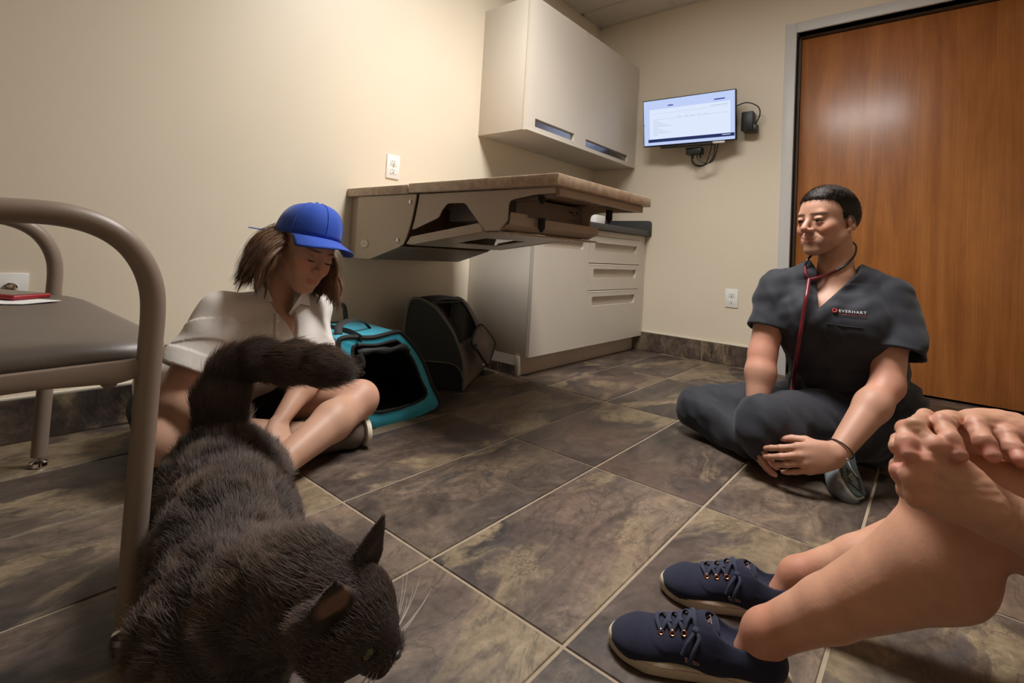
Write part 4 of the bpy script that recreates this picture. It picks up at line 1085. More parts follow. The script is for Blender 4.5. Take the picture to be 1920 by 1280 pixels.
# sneaker, sole turned towards the room
M_SNEAK = simple('grey_mesh_upper', srgb(122, 128, 132), .75, var=.12, vscale=40, bump=.4, bscale=350)
M_SOLE = simple('teal_grey_outsole', srgb(74, 88, 90), .6, var=.08, vscale=30)
M_MID = simple('pale_midsole', srgb(196, 198, 196), .6, var=.04)
def sneaker(name, heel, toe, soln, parent, sc=1.0):
    u_ = unit(toe - heel); n_ = -unit(soln - u_ * np.dot(soln, u_)); s_ = np.cross(u_, n_); L_ = np.linalg.norm(toe - heel)
    fr = Frame(heel, u_, s_, n_)                   # x heel->toe, y across, z away from the sole
    F = Vol(np.minimum(heel, toe) - .11, np.maximum(heel, toe) + .11, .0036)
    F.cone(fr(.035, 0, .045), fr(L_ - .055, 0, .038), .040, .036, .02, flat=(n_, .95)); F.ell(fr(L_ - .05, .0, .028), (.058, .044, .030), .02, rot=fr.M)
    F.cone(fr(.04, 0, .05), fr(.05, 0, .09), .036, .036, .02); F.cone(fr(.09, 0, .06), fr(.05, 0, .085), .034, .034, .02)
    F.cone(fr(.052, 0, .09), fr(.05, 0, .14), .027, .029, .004, 's')
    V, Q = F.mesh(); sh = raw_mesh(name, V, Q, M_SNEAK, parent)
    out = [(0.0, .024), (.012, .034), (.06, .035), (.11, .034), (.16, .043), (.2, .046), (L_ - .03, .036), (L_ - .008, .018), (L_, 0), (L_ - .006, -.018), (L_ - .026, -.034), (.2, -.040), (.15, -.038), (.1, -.031), (.05, -.033), (.012, -.032), (0, -.022), (-.006, 0)]
    o2 = catmull([(a, b, 0) for a, b in out], 4, True)
    def slab(z0, z1, k0, k1, mat, nm):
        bm = bmesh.new(); c = np.mean([p[:2] for p in o2], 0)
        A = [bm.verts.new(fr(c[0] + (p[0] - c[0]) * k0, c[1] + (p[1] - c[1]) * k0, z0)) for p in o2]; Bv = [bm.verts.new(fr(c[0] + (p[0] - c[0]) * k1, c[1] + (p[1] - c[1]) * k1, z1)) for p in o2]
        bm.faces.new(A); bm.faces.new(Bv[::-1])
        for i in range(len(A)): bm.faces.new((A[i], A[(i + 1) % len(A)], Bv[(i + 1) % len(A)], Bv[i]))
        return build(nm, bm, mat, sh, bevel=.002, seg=2)
    slab(.006, .026, 1.0, 1.02, M_MID, 'midsole'); so = slab(-.001, .0058, .94, .985, M_SOLE, 'outsole')
    for k in range(5): build('tread_rib', prism([(0, 0)] * 0 or [(0, 0), (0, 0), (0, 0)], 2, 0, 1) if False else tube([fr(L_ - .030 - .012 * k, -.022, -.001), fr(L_ - .030 - .012 * k, .026, -.001)], .0028, 6), M_DARK, so)
    build('tread_line', tube([fr(*p, -.0012) for p in ((.10, -.012), (.14, .0), (.155, .02), (.16, .0), (.19, -.02))], .0022, 6), M_MID, so)
    for k in range(4): build('lace', tube([fr(.095 + .020 * k, -.024, .083 - .009 * k), fr(.101 + .020 * k, 0, .094 - .0105 * k), fr(.095 + .020 * k, .024, .083 - .009 * k)], .0025, 6), M_NYL, sh)
    return sh
def px(u, v, d):      # point measured on the photograph at a known depth
    return CAM + d * (RC.T @ np.array(((u - 960) / FPX, (v - 436.414) / FPX, 1.0)))
sneaker('shoe', px(1580, 812, 1.56), px(1606, 930, 1.36), np.array((-.72, -.68, .12)), MAN)

# embroidered name on the chest, read off the picture
from mathutils.bvhtree import BVHTree
_bvh = {}
def surf_hit(o, u, v):
    """point and normal of a garment or body where the sight line of a photograph pixel meets it"""
    me = o.data; off = Vector(o.location) + Vector(o.parent.location)
    if o.name not in _bvh: _bvh[o.name] = BVHTree.FromPolygons([v_.co for v_ in me.vertices], [tuple(p.vertices) for p in me.polygons])
    d = Vector(RC.T @ np.array(((u - 960) / FPX, (v - 436.414) / FPX, 1.0))).normalized()
    h, nrm, _, _ = _bvh[o.name].ray_cast(Vector(CAM) - off, d); return np.array(h + off), np.array(nrm)
M_THREADW = simple('white_thread', srgb(214, 214, 216), .7); M_THREADR = simple('red_thread', srgb(176, 52, 52), .7)
lp_, ln2 = surf_hit(TOPO, 1591, 585)
if np.dot(ln2, CAM - lp_) < 0: ln2 = -ln2
lx_ = unit(-m_r - ln2 * np.dot(-m_r, ln2)); lz_ = np.cross(ln2, lx_)
lz_ = lz_ if lz_[2] > 0 else -lz_
def on_chest(a, b_, lift=.004): return lp_ + lx_ * a + lz_ * b_ + ln2 * lift
fc = bpy.data.curves.new('chest_lettering', 'FONT'); fc.body = 'EVERHART'; fc.size = .0125; fc.extrude = .0006; fc.space_character = 1.25; fc.align_x = 'LEFT'
ft = bpy.data.objects.new('lettering_source', fc); COL.objects.link(ft); bpy.context.view_layer.update()
lme = bpy.data.meshes.new_from_object(ft.evaluated_get(bpy.context.evaluated_depsgraph_get())); lme.name = 'chest_lettering'; bpy.data.objects.remove(ft)
lme.materials.clear(); fo = link('chest_lettering', lme, M_THREADW, MAN)
o_ = on_chest(-.026, -.004); fo.matrix_local = Matrix.Translation(-MAN.location) @ Matrix(((lx_[0], lz_[0], ln2[0], o_[0]), (lx_[1], lz_[1], ln2[1], o_[1]), (lx_[2], lz_[2], ln2[2], o_[2]), (0, 0, 0, 1)))
build('chest_underline', tube([on_chest(-.026, -.010), on_chest(.045, -.010)], .0007, 6), M_THREADR, MAN)
build('chest_emblem', tube([on_chest(-.037 + .006 * math.cos(a), .0 + .006 * math.sin(a)) for a in np.linspace(0, 2 * math.pi, 7)[:-1]], .0028, 6, closed=True), M_THREADR, MAN)

def seam(name, pts, r_=.0011):
    build(name, tube(catmull([hit_any(u, v, (TOPO,), .0008) for u, v in pts], 4), r_, 6), M_SCRUB, MAN)
def hit_any(u, v, objs, lift, lim=9.0):
    best = None
    for o in objs:
        try: h, nr = surf_hit(o, u, v)
        except Exception: continue
        if best is None or np.linalg.norm(h - CAM) < np.linalg.norm(best - CAM): best = h
    return best + unit(CAM - best) * lift
seam('pocket_hem', ((1550, 606), (1575, 610), (1600, 613), (1618, 614)), .0016)
seam('pocket_edge', ((1550, 606), (1547, 630), (1545, 655)), .0012)

# stethoscope round the neck
M_TUBER = simple('wine_red_tubing', srgb(104, 24, 36), .35, var=.05)
SG = empty('stethoscope', (-1.45, -1.75, .5), 'wine red stethoscope hanging round the neck of the person in scrubs', 'stethoscope')
on_ = lambda u, v: hit_any(u, v, (MBODY, TOPO), .006)
tb_ = [px(1596, 452, 1.77), px(1605, 462, 1.73), on_(1601, 480), on_(1586, 496), on_(1568, 507), on_(1548, 516), on_(1530, 521), on_(1517, 524)]
tc_ = [px(1528, 474, 1.74), px(1516, 484, 1.68), on_(1509, 500), on_(1511, 514), on_(1517, 524)]
hang = [(1517, 524)] + [(1517 - 30 * k / 12, 524 + 188 * k / 12) for k in range(1, 13)]
dp = [np.linalg.norm(hit_any(u, v, (MBODY, TOPO), .009) - CAM) for u, v in hang]
dp = [min(dp[max(0, i - 1):i + 2]) for i in range(len(dp))]                      # the tube spans the hollows of the cloth
td_ = [CAM + unit(px(u, v, 1.0) - CAM) * d for (u, v), d in zip(hang, dp)] + [px(1484, 738, 1.62)]
build('ear_tube', tube(catmull(tb_[:5], 6), .0038, 10), M_BLACK, SG); build('ear_tube', tube(catmull(tc_[:3], 6), .0038, 10), M_BLACK, SG)
build('y_tube', tube(catmull(tb_[4:], 6), .0048, 10), M_TUBER, SG); build('y_tube', tube(catmull(tc_[2:], 6), .0048, 10), M_TUBER, SG)
build('main_tube', tube(catmull(td_, 4), .0060, 12), M_TUBER, SG)
# bracelet
bu = unit(mLw - mLe); bs = unit(np.cross(bu, up_)); bq = np.cross(bu, bs); bc = mLw - bu * .022
BR = empty('bracelet', bc, 'thin dark cord bracelet with a metal bead on the wrist of the person in scrubs', 'bracelet')
build('cord', tube([bc + .0335 * (math.cos(a) * bs + math.sin(a) * bq) for a in np.linspace(0, 2 * math.pi, 33)[:-1]], .0019, 8, closed=True), M_BLACK, BR)
bmn = bmesh.new(); bmesh.ops.create_icosphere(bmn, subdivisions=2, radius=.0048); bmesh.ops.translate(bmn, vec=bc + .035 * unit(-bs * .6 + bq * .2 + np.array((-.5, .1, -.3))), verts=bmn.verts[:]); build('bead', bmn, M_CHROME, BR)
# ================================================================== woman in a blue cap
WOM = empty('person', (-2.66, -.36, 0), 'person in a blue cap, white shirt and black shorts sitting cross-legged by the wall', 'person')
w_f = unit((.16, -.985, 0)); w_r = np.array((w_f[1], -w_f[0], 0))
wP, wN = np.array((-2.715, -.275, .12)), np.array((-2.628, -.490, .445))
wRs, wLs = wN + w_r * .150 + np.array((-.005, .0, -.030)), wN - w_r * .150 + np.array((0, .0, -.040))
wRe, wRw = np.array((-2.895, -.545, .205)), np.array((-2.800, -.700, .150))
wLe, wLw = np.array((-2.525, -.560, .215)), np.array((-2.662, -.650, .125))
wLk, wRk = np.array((-2.400, -.640, .140)), np.array((-2.915, -.575, .115))
wLa, wRa = np.array((-2.715, -.765, .055)), np.array((-2.545, -.590, .050))
wLhip, wRhip = np.array((-2.615, -.285, .115)), np.array((-2.80, -.290, .115))
HW = look_frame((-2.597, -.598, .602), (.14, -.99), -.34, .17)
SW = .97
skin_w = lin(196, 153, 130)
B = Vol((-3.08, -.86, .0), (-2.24, -.10, .74), .0034)
head(B, HW, SW, smile=0.0, male=False, eyes='closed', nose=.95, jaw=.93)
B.cone(HW(0, -.036, -.055), wN - up_ * .015, .043, .047, .014)
B.chain([wN - up_ * .02, wN - up_ * .10 + w_f * .02], [.047, .075], .03)
for a in (wRs, wLs): B.cone(wN - up_ * .035, a, .038, .043, .03)
B.cone(wN + w_r * .05 - up_ * .12, wN - w_r * .05 - up_ * .12, .085, .085, .04); B.cone(wP + up_ * .06, wN - up_ * .14, .085, .085, .04)
B.ell(wP - up_ * .015, (.14, .11, .09), .04)
for sh, el, wr, rr in ((wRs, wRe, wRw, 1.0), (wLs, wLe, wLw, .98)):
    mid = (sh + el) / 2; B.cone(sh, mid, .044 * rr, .045 * rr, .02); B.cone(mid, el, .045 * rr, .037 * rr, .02)
    B.cone(el, el + (wr - el) * .3, .037 * rr, .038 * rr, .02); B.cone(el + (wr - el) * .3, wr, .038 * rr, .0225, .02)
B.cone(wLhip, (wLhip + wLk) / 2, .078, .066, .03); B.cone((wLhip + wLk) / 2, wLk, .066, .052, .03); B.ell(wLk + up_ * .004, (.054, .054, .052), .02)
cm = wLk + (wLa - wLk) * .38
B.cone(wLk - up_ * .01, cm, .050, .056, .025); B.cone(cm, wLa, .056, .034, .02); B.cone(wLa, wLa + np.array((-.07, -.02, -.02)), .034, .026, .02)
B.cone(wRhip, wRk, .080, .054, .03); B.cone(wRk, wRk + (wRa - wRk) * .4, .052, .054, .02); B.cone(wRk + (wRa - wRk) * .4, wRa, .054, .034, .02)
lu = unit(np.array((-.045, -.105, -.055))); ln = unit(np.array((.35, -.35, .85)))
tl = hand(B, wLw, lu, ln, -1, ((.35, .45, .3), (.4, .5, .3), (.4, .5, .3), (.4, .5, .3)), k=.005, sc=.90, spread=.05, thumb=(.75, .5, -.4), rw=.024)
ru = unit(np.array((.09, -.06, -.05))); tr = hand(B, wRw, ru, np.array((0, -.3, .9)), 1, ((.2, .3, .2),) * 4, k=.005, sc=.90, spread=.06, rw=.024)
B.fn(lambda D, x, y, z: np.maximum(D, .002 - z))
V, Q = B.mesh(); V = relax(V, Q, 1, .35)
spots = head_paint(HW, SW, skin_w, lin(186, 104, 98), lin(74, 50, 38), brow_h=.024, brow_r=(.018, .012, .003), blush=lin(216, 134, 112))
for q in (-1, 1):      # lash line of the lowered lids
    spots.append((HW(q * .032 * SW, .0895 * SW, -.0072 * SW), 1, lin(48, 32, 26), .9, HW.M @ np.diag([1 / .013, 1 / .008, 1 / .0022])))
spots.append((wLk, .07, lin(200, 148, 126), .3))
for tp in tl + tr: spots.append((tp[0] + tp[2] * tp[3] * .9, tp[3] * .75, lin(226, 176, 160), .7))
WBODY = raw_mesh('body', V, Q, M_SKIN, WOM, paint(V, skin_w, spots))
for q in (-1, 1):
    pts = [HW((q * .032 + a) * SW, (.0888 - 9 * a * a) * SW, (-.0070 + 8 * a * a) * SW) for a in np.linspace(-.0125, .0125, 9)]
    build('eyelashes', tube(pts, [.0006, .0011, .0014, .0015, .0016, .0015, .0014, .0011, .0006], 6), M_LASH, WOM)

# black shorts
M_SHORT = mat_cloth('black_shorts_cloth', srgb(30, 29, 31), .8, 900, .1, .3, .1, fold=40)
Pn = Vol((-3.06, -.62, -.002), (-2.42, -.08, .30), .004)
Pn.ell(wP + np.array((-.015, .01, -.01)), (.185, .145, .125), 0)
lk2, rk2 = wLhip + (wLk - wLhip) * .50, wRhip + (wRk - wRhip) * .42
Pn.cone(wLhip, lk2, .096, .086, .04); Pn.cone(wRhip, rk2, .098, .092, .04)
Pn.fn(lambda D, x, y, z: np.maximum(D + .004 * folds(x, y, z, 41, 45, 5), .003 - z))
Pn.plane_near(wLhip + (wLk - wLhip) * .46, wLk - wLhip, lk2 + (wLk - wLhip) * .2, .12); Pn.plane_near(wRhip + (wRk - wRhip) * .40, wRk - wRhip, rk2 + (wRk - wRhip) * .2, .12)
V, Q = Pn.mesh(); raw_mesh('shorts', relax(V, Q, 1, .4), Q, M_SHORT, WOM)

# white shirt
M_SHIRT = mat_cloth('white_cotton', srgb(226, 218, 212), .8, 1000, .03, .22, .1, fold=34)
lo, hi = (-3.0, -.78, .08), (-2.36, -.12, .54)
S = Vol(lo, hi, .0034); S2 = Vol(lo, hi, .0034)
ch, be = wN - up_ * .115 + w_f * .012, (wP + wN) / 2 - up_ * .02
S.cone(ch + w_r * .062, ch - w_r * .062, .100, .100, 0); S.cone(be + w_r * .055 + w_f * .035, be - w_r * .055 + w_f * .035, .112, .112, .06)
S.cone(wP + w_f * .06 + w_r * .05 + up_ * .06, wP + w_f * .06 - w_r * .05 + up_ * .06, .105, .105, .05)
S.cone(wP + w_r * .07 + up_ * .05, wP - w_r * .06 + up_ * .05, .125, .122, .06)
for q in (1, -1): S.ell(ch + w_r * q * .050 + w_f * .055 - up_ * .035, (.055, .05, .058), .06)
for q, sh in ((1, wRs), (-1, wLs)): S.cone(wN + w_r * q * .04 - up_ * .02, sh, .048, .052, .03)
def wr_w(D, x, y, z):
    return D + .0055 * folds(x, y, z, 51, 44, 6) + .0028 * np.sin(80 * (x * .9 + y * .2 + .25 * z) + 2.5 * np.sin(20 * z + 15 * y)) * np.clip((.36 - z) / .14, 0, 1)
S.fn(wr_w)
rax, lax = wRe - wRs, wLe - wLs; rend, lend = wRs + rax * .52, wLs + lax * .55
S2.cone(wRs, rend, .056, .066, 0); S2.cone(rend, rend + rax * .3, .066, .069, .01); S2.cone(wLs, lend, .052, .058, 0); S2.cone(lend, lend + lax * .3, .058, .060, .01)
def cuff(D, x, y, z):
    for sh, ax_, t0, t1 in ((wRs, rax, .50, .70), (wLs, lax, .5, .66)):
        L2 = ax_ @ ax_; t = ((x - sh[0]) * ax_[0] + (y - sh[1]) * ax_[1] + (z - sh[2]) * ax_[2]) / L2
        D = np.where((t > t0) & (t < t1 + .1) & (D < .02), D - .0035, D)
    return D + .0040 * np.sin(85 * (z * .6 + x * .5 + y * .3) + 2 * np.sin(24 * y + 14 * x)) * np.clip((.46 - z) / .1, 0, 1)
S2.fn(cuff)
S2.plane_near(wRs + rax * .68, rax, rend + rax * .3, .11); S2.plane_near(wLs + lax * .66, lax, lend + lax * .3, .10)
S2.cone(rend + rax * .03, rend + rax * .45, .052, .064, .003, 's'); S2.cone(lend + lax * .03, lend + lax * .45, .046, .055, .003, 's')
kk = .03; hh = np.clip(.5 + .5 * (S.D - S2.D) / kk, 0, 1); S.D = S.D + (S2.D - S.D) * hh - kk * hh * (1 - hh); del S2
vb = wN - up_ * .115 + w_f * .06
S.cone(wN + up_ * .055 + w_f * .02, wN + up_ * .14 + w_f * .04, .046, .060, .003, 's')
def vneck_w(D, x, y, z):
    rr = (x - vb[0]) * w_r[0] + (y - vb[1]) * w_r[1]; ff = (x - wN[0]) * w_f[0] + (y - wN[1]) * w_f[1]; uu = z - vb[2]
    d = np.maximum(np.abs(rr) - np.maximum(uu, 0) * .33, np.maximum(-uu, .012 - ff)) * .9
    return np.maximum(D, -d)
S.fn(vneck_w, vb - .16, vb + .2)
V, Q = S.mesh(); SHIRT = raw_mesh('shirt', relax(V, Q, 1, .4), Q, M_SHIRT, WOM)
def cl(u, v, lift=.010, d=1.46): 
    try: return hit_any(u, v, (SHIRT, WBODY), lift)
    except Exception: return px(u, v, d)
def collar(name, pts, lift):
    P3 = [cl(*p, lift) for p in pts]; bm = bmesh.new(); c = np.mean(P3, 0); nn = unit(CAM - c)
    A = [bm.verts.new(p) for p in P3]; Bv = [bm.verts.new(p + nn * .0035) for p in P3]; k = len(A)
    bm.faces.new(Bv); bm.faces.new(A[::-1])
    for i in range(k): bm.faces.new((A[i], A[(i + 1) % k], Bv[(i + 1) % k], Bv[i]))
    return build(name, bm, M_SHIRT, WOM, bevel=.0012, seg=2, smooth=50)
collar('collar_flap', ((480, 524), (500, 530), (504, 545), (512, 566), (484, 565), (476, 546)), .006)
collar('collar_flap', ((566, 550), (580, 553), (582, 574), (563, 570), (546, 594), (541, 588)), .006)
build('placket', tube([cl(520, v_, .002) for v_ in range(590, 650, 10)], .0085, 8, flat=.25, up=tuple(w_f)), M_SHIRT, WOM)
for v_ in (602, 624):
    h = cl(520, v_, .004); bmn = lathe([(.0055, 0), (.0055, .0018), (.003, .0026)], h, tuple(unit(CAM - h)), 14); build('button', bmn, M_WHITEP, WOM)

# shoe sticking out under the knee
M_BROWNSHOE = simple('taupe_canvas_shoe', srgb(92, 78, 72), .8, var=.1, vscale=40, bump=.3, bscale=300)
M_CREAM = simple('cream_rubber_sole', srgb(214, 202, 182), .6, var=.04)
F = Vol((-2.64, -.78, .0), (-2.34, -.50, .15), .0036)
sa, sb = np.array((-2.57, -.630, .046)), np.array((-2.440, -.655, .044))
F.cone(sa, sb, .044, .041, .02); F.ell(sb + np.array((.005, 0, 0)), (.038, .046, .042), .02)
F.fn(lambda D, x, y, z: np.maximum(D, .004 - z))
V, Q = F.mesh(); sh_ = raw_mesh('shoe', V, Q, M_BROWNSHOE, WOM)
pr_ = unit(sb - sa); s1 = np.cross(pr_, up_)
out_ = [sb + pr_ * .040 + (math.cos(a) * s1 * .048 + math.sin(a) * up_ * .044) for a in np.linspace(0, 2 * math.pi, 25)[:-1]]
bm = bmesh.new(); A = [bm.verts.new(p) for p in out_]; Bv = [bm.verts.new(p + pr_ * .016) for p in out_]; bm.faces.new(A[::-1]); bm.faces.new(Bv)
for i in range(24): bm.faces.new((A[i], A[(i + 1) % 24], Bv[(i + 1) % 24], Bv[i]))
for v in bm.verts: v.co.z = max(v.co.z, .002)
build('sole', bm, M_CREAM, sh_, bevel=.003)

# wavy bob
def mat_hair(name, a, b_, c):
    t = NT(name); v = t.coord('Object', (1, 1, .25)); n = t.noise(v, 120, 4, .6); n2 = t.noise(t.coord('Object'), 14, 3)
    t.base(t.mix(t.ramp(n2, [(.35, (0, 0, 0)), (.7, (1, 1, 1))]), t.ramp(n, [(.3, a), (.7, b_)]), c)); t.bump(n, .6, .003); return t.set(.42, 0, .5)
M_HAIRW = mat_hair('brown_wavy_hair', srgb(58, 38, 28), srgb(96, 66, 46), srgb(128, 92, 64))
g = np.random.default_rng(5); bm = bmesh.new(); ST = []
down = -up_
for i in range(210):
    side = 1 if i % 2 else -1                     # figure's right / left
    a = g.uniform(.12, 1.0)                      # from temple (0) round to the nape (1)
    ang = math.radians(np.interp(a, [0, 1], [62, 172])) * side
    root = np.array((math.sin(ang) * .076, math.cos(ang) * .098 - .016, .012 + .018 * g.uniform(-1, 1)))
    R0 = HW(*(root * SW)); outw = unit(HW.v(math.sin(ang), math.cos(ang) * .9, 0) * np.array((1, 1, .3)))
    L_ = g.uniform(.105, .150) * (1.0 if side > 0 else 1.15); amp = g.uniform(.009, .018); ph = g.uniform(0, 6.28); fr_ = g.uniform(42, 72)
    swing = w_f * (.16 if side < 0 else -.10) + w_r * side * (.20 if side < 0 else (1.0 if i % 3 else .35))      # hair swings with the tilt of the head
    pts = []
    perp = unit(np.cross(down, outw))
    for k in range(9):
        t = k / 8; sL = t * L_
        p = R0 + outw * (.024 * math.sin(min(1, t * 2.2) * 1.57) + .012 * t) + down * sL * (.55 + .45 * t) * 1.0 + swing * sL * .55 * (1 - .3 * t) + perp * amp * math.sin(fr_ * sL + ph) * t + outw * amp * .8 * math.cos(fr_ * sL + ph) * t
        pts.append(p)
    rad = g.uniform(.007, .012); tube(pts, [rad * q for q in (.7, .95, 1, 1, .95, .85, .7, .5, .15)], 7, bm, flat=.6, up=tuple(outw))
    P = np.array(pts)
    for _ in range(26):
        o_ = g.normal(0, .0058, 3); w_ = g.normal(0, .004, 3); ST.append(P + o_ + np.linspace(0, 1, 9)[:, None] * w_)
build('hair', bm, M_HAIRW, WOM, smooth=180)
strands('hair_strands', np.array(ST), M_HAIRW, WOM, .00045)['kind'] = 'stuff'

# cap: panelled crown, curved peak, strap at the back
M_CAP = mat_cloth('blue_cap_cotton', srgb(36, 74, 172), .75, 900, .06, .25, .15, fold=30)
CAP = empty('baseball_cap', HW(0, 0, .08), 'bright blue baseball cap worn by the person in the white shirt', 'cap')
bm = bmesh.new(); NA, NR = 48, 12; rings = []
ca, sa_ = math.cos(.24), math.sin(.24)
CT_ = lambda p: HW(*(np.array((p[0], (p[1] * ca - (p[2] - .03) * sa_) , .040 + (p[2] - .03) * ca + p[1] * sa_)) * SW))
for j in range(NR + 1):
    e = j / NR * math.pi / 2; ring = []
    for k in range(NA):
        a = 2 * math.pi * k / NA
        dent = 1 - .006 * (1 if k % 8 == 0 else 0) - .008 * max(0, math.sin(3 * a + 1)) * math.sin(2 * e)
        z = .028 + .105 * math.sin(e) ** .95 + .006 * math.cos(a)
        ring.append(bm.verts.new(CT_((math.sin(a) * .088 * math.cos(e) ** .62 * dent, -.010 + math.cos(a) * .108 * math.cos(e) ** .62 * dent, z))))
    rings.append(ring)
for A, Bv in zip(rings, rings[1:]):
    for k in range(NA): bm.faces.new((A[k], A[(k + 1) % NA], Bv[(k + 1) % NA], Bv[k]))
bmesh.ops.remove_doubles(bm, verts=bm.verts[:], dist=.0004)
o = build('crown', bm, M_CAP, CAP, smooth=50); md = o.modifiers.new('thick', 'SOLIDIFY'); md.thickness = .0025
for k in range(6):
    a = 2 * math.pi * k / 6 + .26
    build('seam', tube([CT_((math.sin(a) * .0885 * math.cos(e) ** .62, -.010 + math.cos(a) * .1085 * math.cos(e) ** .62, .028 + .1055 * math.sin(e) ** .95 + .006 * math.cos(a))) for e in np.linspace(.05, 1.45, 14)], .0012, 6), M_CAP, CAP)
bm = bmesh.new(); bmesh.ops.create_uvsphere(bm, u_segments=14, v_segments=8, radius=.007); bmesh.ops.translate(bm, vec=CT_((0, -.010, .135)), verts=bm.verts[:]); build('top_button', bm, M_CAP, CAP)
bm = bmesh.new(); rows = []
for j in range(7):
    t = j / 6; row = []
    for k in range(25):
        a = math.radians(-72 + 144 * k / 24); ext = (.070 * t - .004) * (max(0, math.cos(a * .95)) ** .55)
        xx, yy = math.sin(a) * (.089 + ext * .25), -.010 + math.cos(a) * .109 + ext
        row.append(bm.verts.new(CT_((xx, yy, .030 + .006 * math.cos(a) - .30 * ext - 2.6 * (abs(xx) ** 2) * (.12 + .88 * t)))))
    rows.append(row)
for A, Bv in zip(rows, rows[1:]):
    for k in range(24): bm.faces.new((A[k], A[k + 1], Bv[k + 1], Bv[k]))
o = build('peak', bm, M_CAP, CAP, smooth=60); md = o.modifiers.new('thick', 'SOLIDIFY'); md.thickness = .003
st_ = [CT_(p) for p in ((.060, -.085, .028), (.085, -.115, .022), (.100, -.150, .020))]
build('strap', tube(st_, .007, 8, flat=.25, up=(0, 0, 1)), M_CAP, CAP)
# ================================================================== long-haired grey cat
CAT = empty('cat', (-2.98, -1.2, 0), 'long-haired dark grey cat walking past the armchair with its tail raised', 'cat')
cw = lambda r_, d_, f_: RC.T @ np.array((r_, d_, f_))
rump, mid, shl = px(418, 895, .96), px(432, 1020, .80), px(425, 1160, .645)
hd = px(645.6, 1141.9, .55)
cf = unit(cw(.73, .422, -.133)); cl_ = cw(-.558, .402, -1.916); cl_ = unit(cl_ - cf * np.dot(cl_, cf)); cu = np.cross(cl_, cf)
HC = Frame(hd, cl_, cf, cu)            # x towards the near ear, y forward, z up
tailP = [px(*q) for q in ((415, 850, .985), (412, 770, 1.015), (430, 706, 1.03), (470, 678, 1.03), (530, 678, 1.01), (590, 684, .985), (625, 690, .97))]
tailR = [.040, .034, .028, .026, .025, .022, .012]
C_ = Vol((-3.20, -1.72, .0), (-2.70, -.82, .56), .0042)
back = unit(rump - shl); lat = unit(np.cross(back, up_))
C_.cone(rump, mid, .086, .092, 0); C_.cone(mid, shl, .092, .078, .04); C_.ell(rump + np.array((0, .01, -.02)), (.088, .09, .088), .04)
C_.cone(shl, HC(0, -.045, -.012), .070, .052, .04); C_.cone(shl - back * .04 - up_ * .03, shl - up_ * .05, .060, .070, .04)
C_.chain(tailP, tailR, .02)
for sgn in (-1, 1):
    hp = rump + lat * sgn * .055 + np.array((0, .0, -.03)); kn = hp - back * .045 + np.array((0, 0, -.055)); hk = np.array((kn[0] + back[0] * .075, kn[1] + back[1] * .075, .075)); pw = np.array((hk[0] - back[0] * .01, hk[1] - back[1] * .01, .018))
    C_.cone(hp, kn, .060, .040, .03); C_.cone(kn, hk, .034, .019, .02); C_.cone(hk, pw, .017, .017, .01); C_.ell(pw - back * .018, (.022, .026, .018), .01)
    sp_ = shl + lat * sgn * .050 - up_ * .02; eb = np.array((sp_[0] + back[0] * .02, sp_[1] + back[1] * .02, .105)); fp = np.array((eb[0] - back[0] * (.05 if sgn > 0 else .0), eb[1] - back[1] * (.05 if sgn > 0 else 0), .020))
    C_.cone(sp_, eb, .048, .028, .03); C_.cone(eb, fp, .024, .018, .015); C_.ell(fp - back * .014, (.021, .025, .017), .01)
Eh = lambda c, r_, k=.008, op='u': C_.ell(HC(*c), r_, k, op, HC.M)
Eh((0, -.004, .004), (.048, .054, .042), .02); Eh((0, .030, .000), (.034, .034, .030), .02)
Eh((0, .052, -.016), (.021, .021, .015), .014); Eh((0, .060, -.009), (.011, .012, .010), .01); Eh((0, .045, -.030), (.015, .018, .010), .01)
for q in (-1, 1):
    Eh((q * .032, .012, -.014), (.024, .028, .024), .02); Eh((q * .012, .062, -.018), (.013, .012, .010), .006)
    Eh((q * .0235, .046, .008), (.011, .007, .008), .006, 's')
    a_, b_ = HC(q * .031, -.010, .030), HC(q * .046, -.016, .094); ea = HC.v(.30 if q < 0 else .55, .85, .1)
    C_.cone(a_, b_, .033, .004, .008, flat=(ea, .30)); C_.cone(HC(q * .039, .002, .036), HC(q * .051, -.006, .084), .023, .002, .003, 's', flat=(ea, .34))
C_.fn(lambda D, x, y, z: np.maximum(D, .003 - z))
V, Q = C_.mesh(); V = relax(V, Q, 2, .4).astype(np.float64)
base_c = lin(62, 54, 51)
Cc = paint(V, base_c, [(HC(q * .044, .002, .058), .018, lin(150, 116, 98), .75) for q in (1,)] + [(HC(0, .068, -.008), .007, lin(58, 44, 44), .9)])
CATB = raw_mesh('body', V, Q, tinted('cat_skin', .7, .2, mottle=.3), CAT, Cc)
# eyes and nose
for q in (-1, 1):
    c = HC(q * .0225, .0415, .007); g_ = unit(HC.v(q * .45, 1, .05))
    bm = bmesh.new(); bmesh.ops.create_uvsphere(bm, u_segments=24, v_segments=16, radius=.0092)
    VV = np.array([v.co[:] for v in bm.verts]); dd = (VV / np.linalg.norm(VV, axis=1)[:, None]) @ g_
    col = np.tile(lin(96, 92, 54), (len(VV), 1)); col[dd > .90] = lin(14, 12, 10); col[dd < .55] = lin(30, 26, 24)
    bmesh.ops.translate(bm, vec=c, verts=bm.verts[:]); o = build('eye', bm, M_EYE, CAT, smooth=180)
    a = o.data.attributes.new('tint', 'FLOAT_COLOR', 'POINT'); a.data.foreach_set('color', np.c_[col, np.ones(len(VV))].astype(np.float32).ravel())
bm = bmesh.new(); bmesh.ops.create_uvsphere(bm, u_segments=16, v_segments=10, radius=.0062); bmesh.ops.scale(bm, vec=(1.1, 1, .7), verts=bm.verts[:]); bmesh.ops.translate(bm, vec=HC(0, .0715, -.0085), verts=bm.verts[:])
build('nose', bm, simple('cat_nose', srgb(50, 40, 40), .4), CAT, smooth=180)
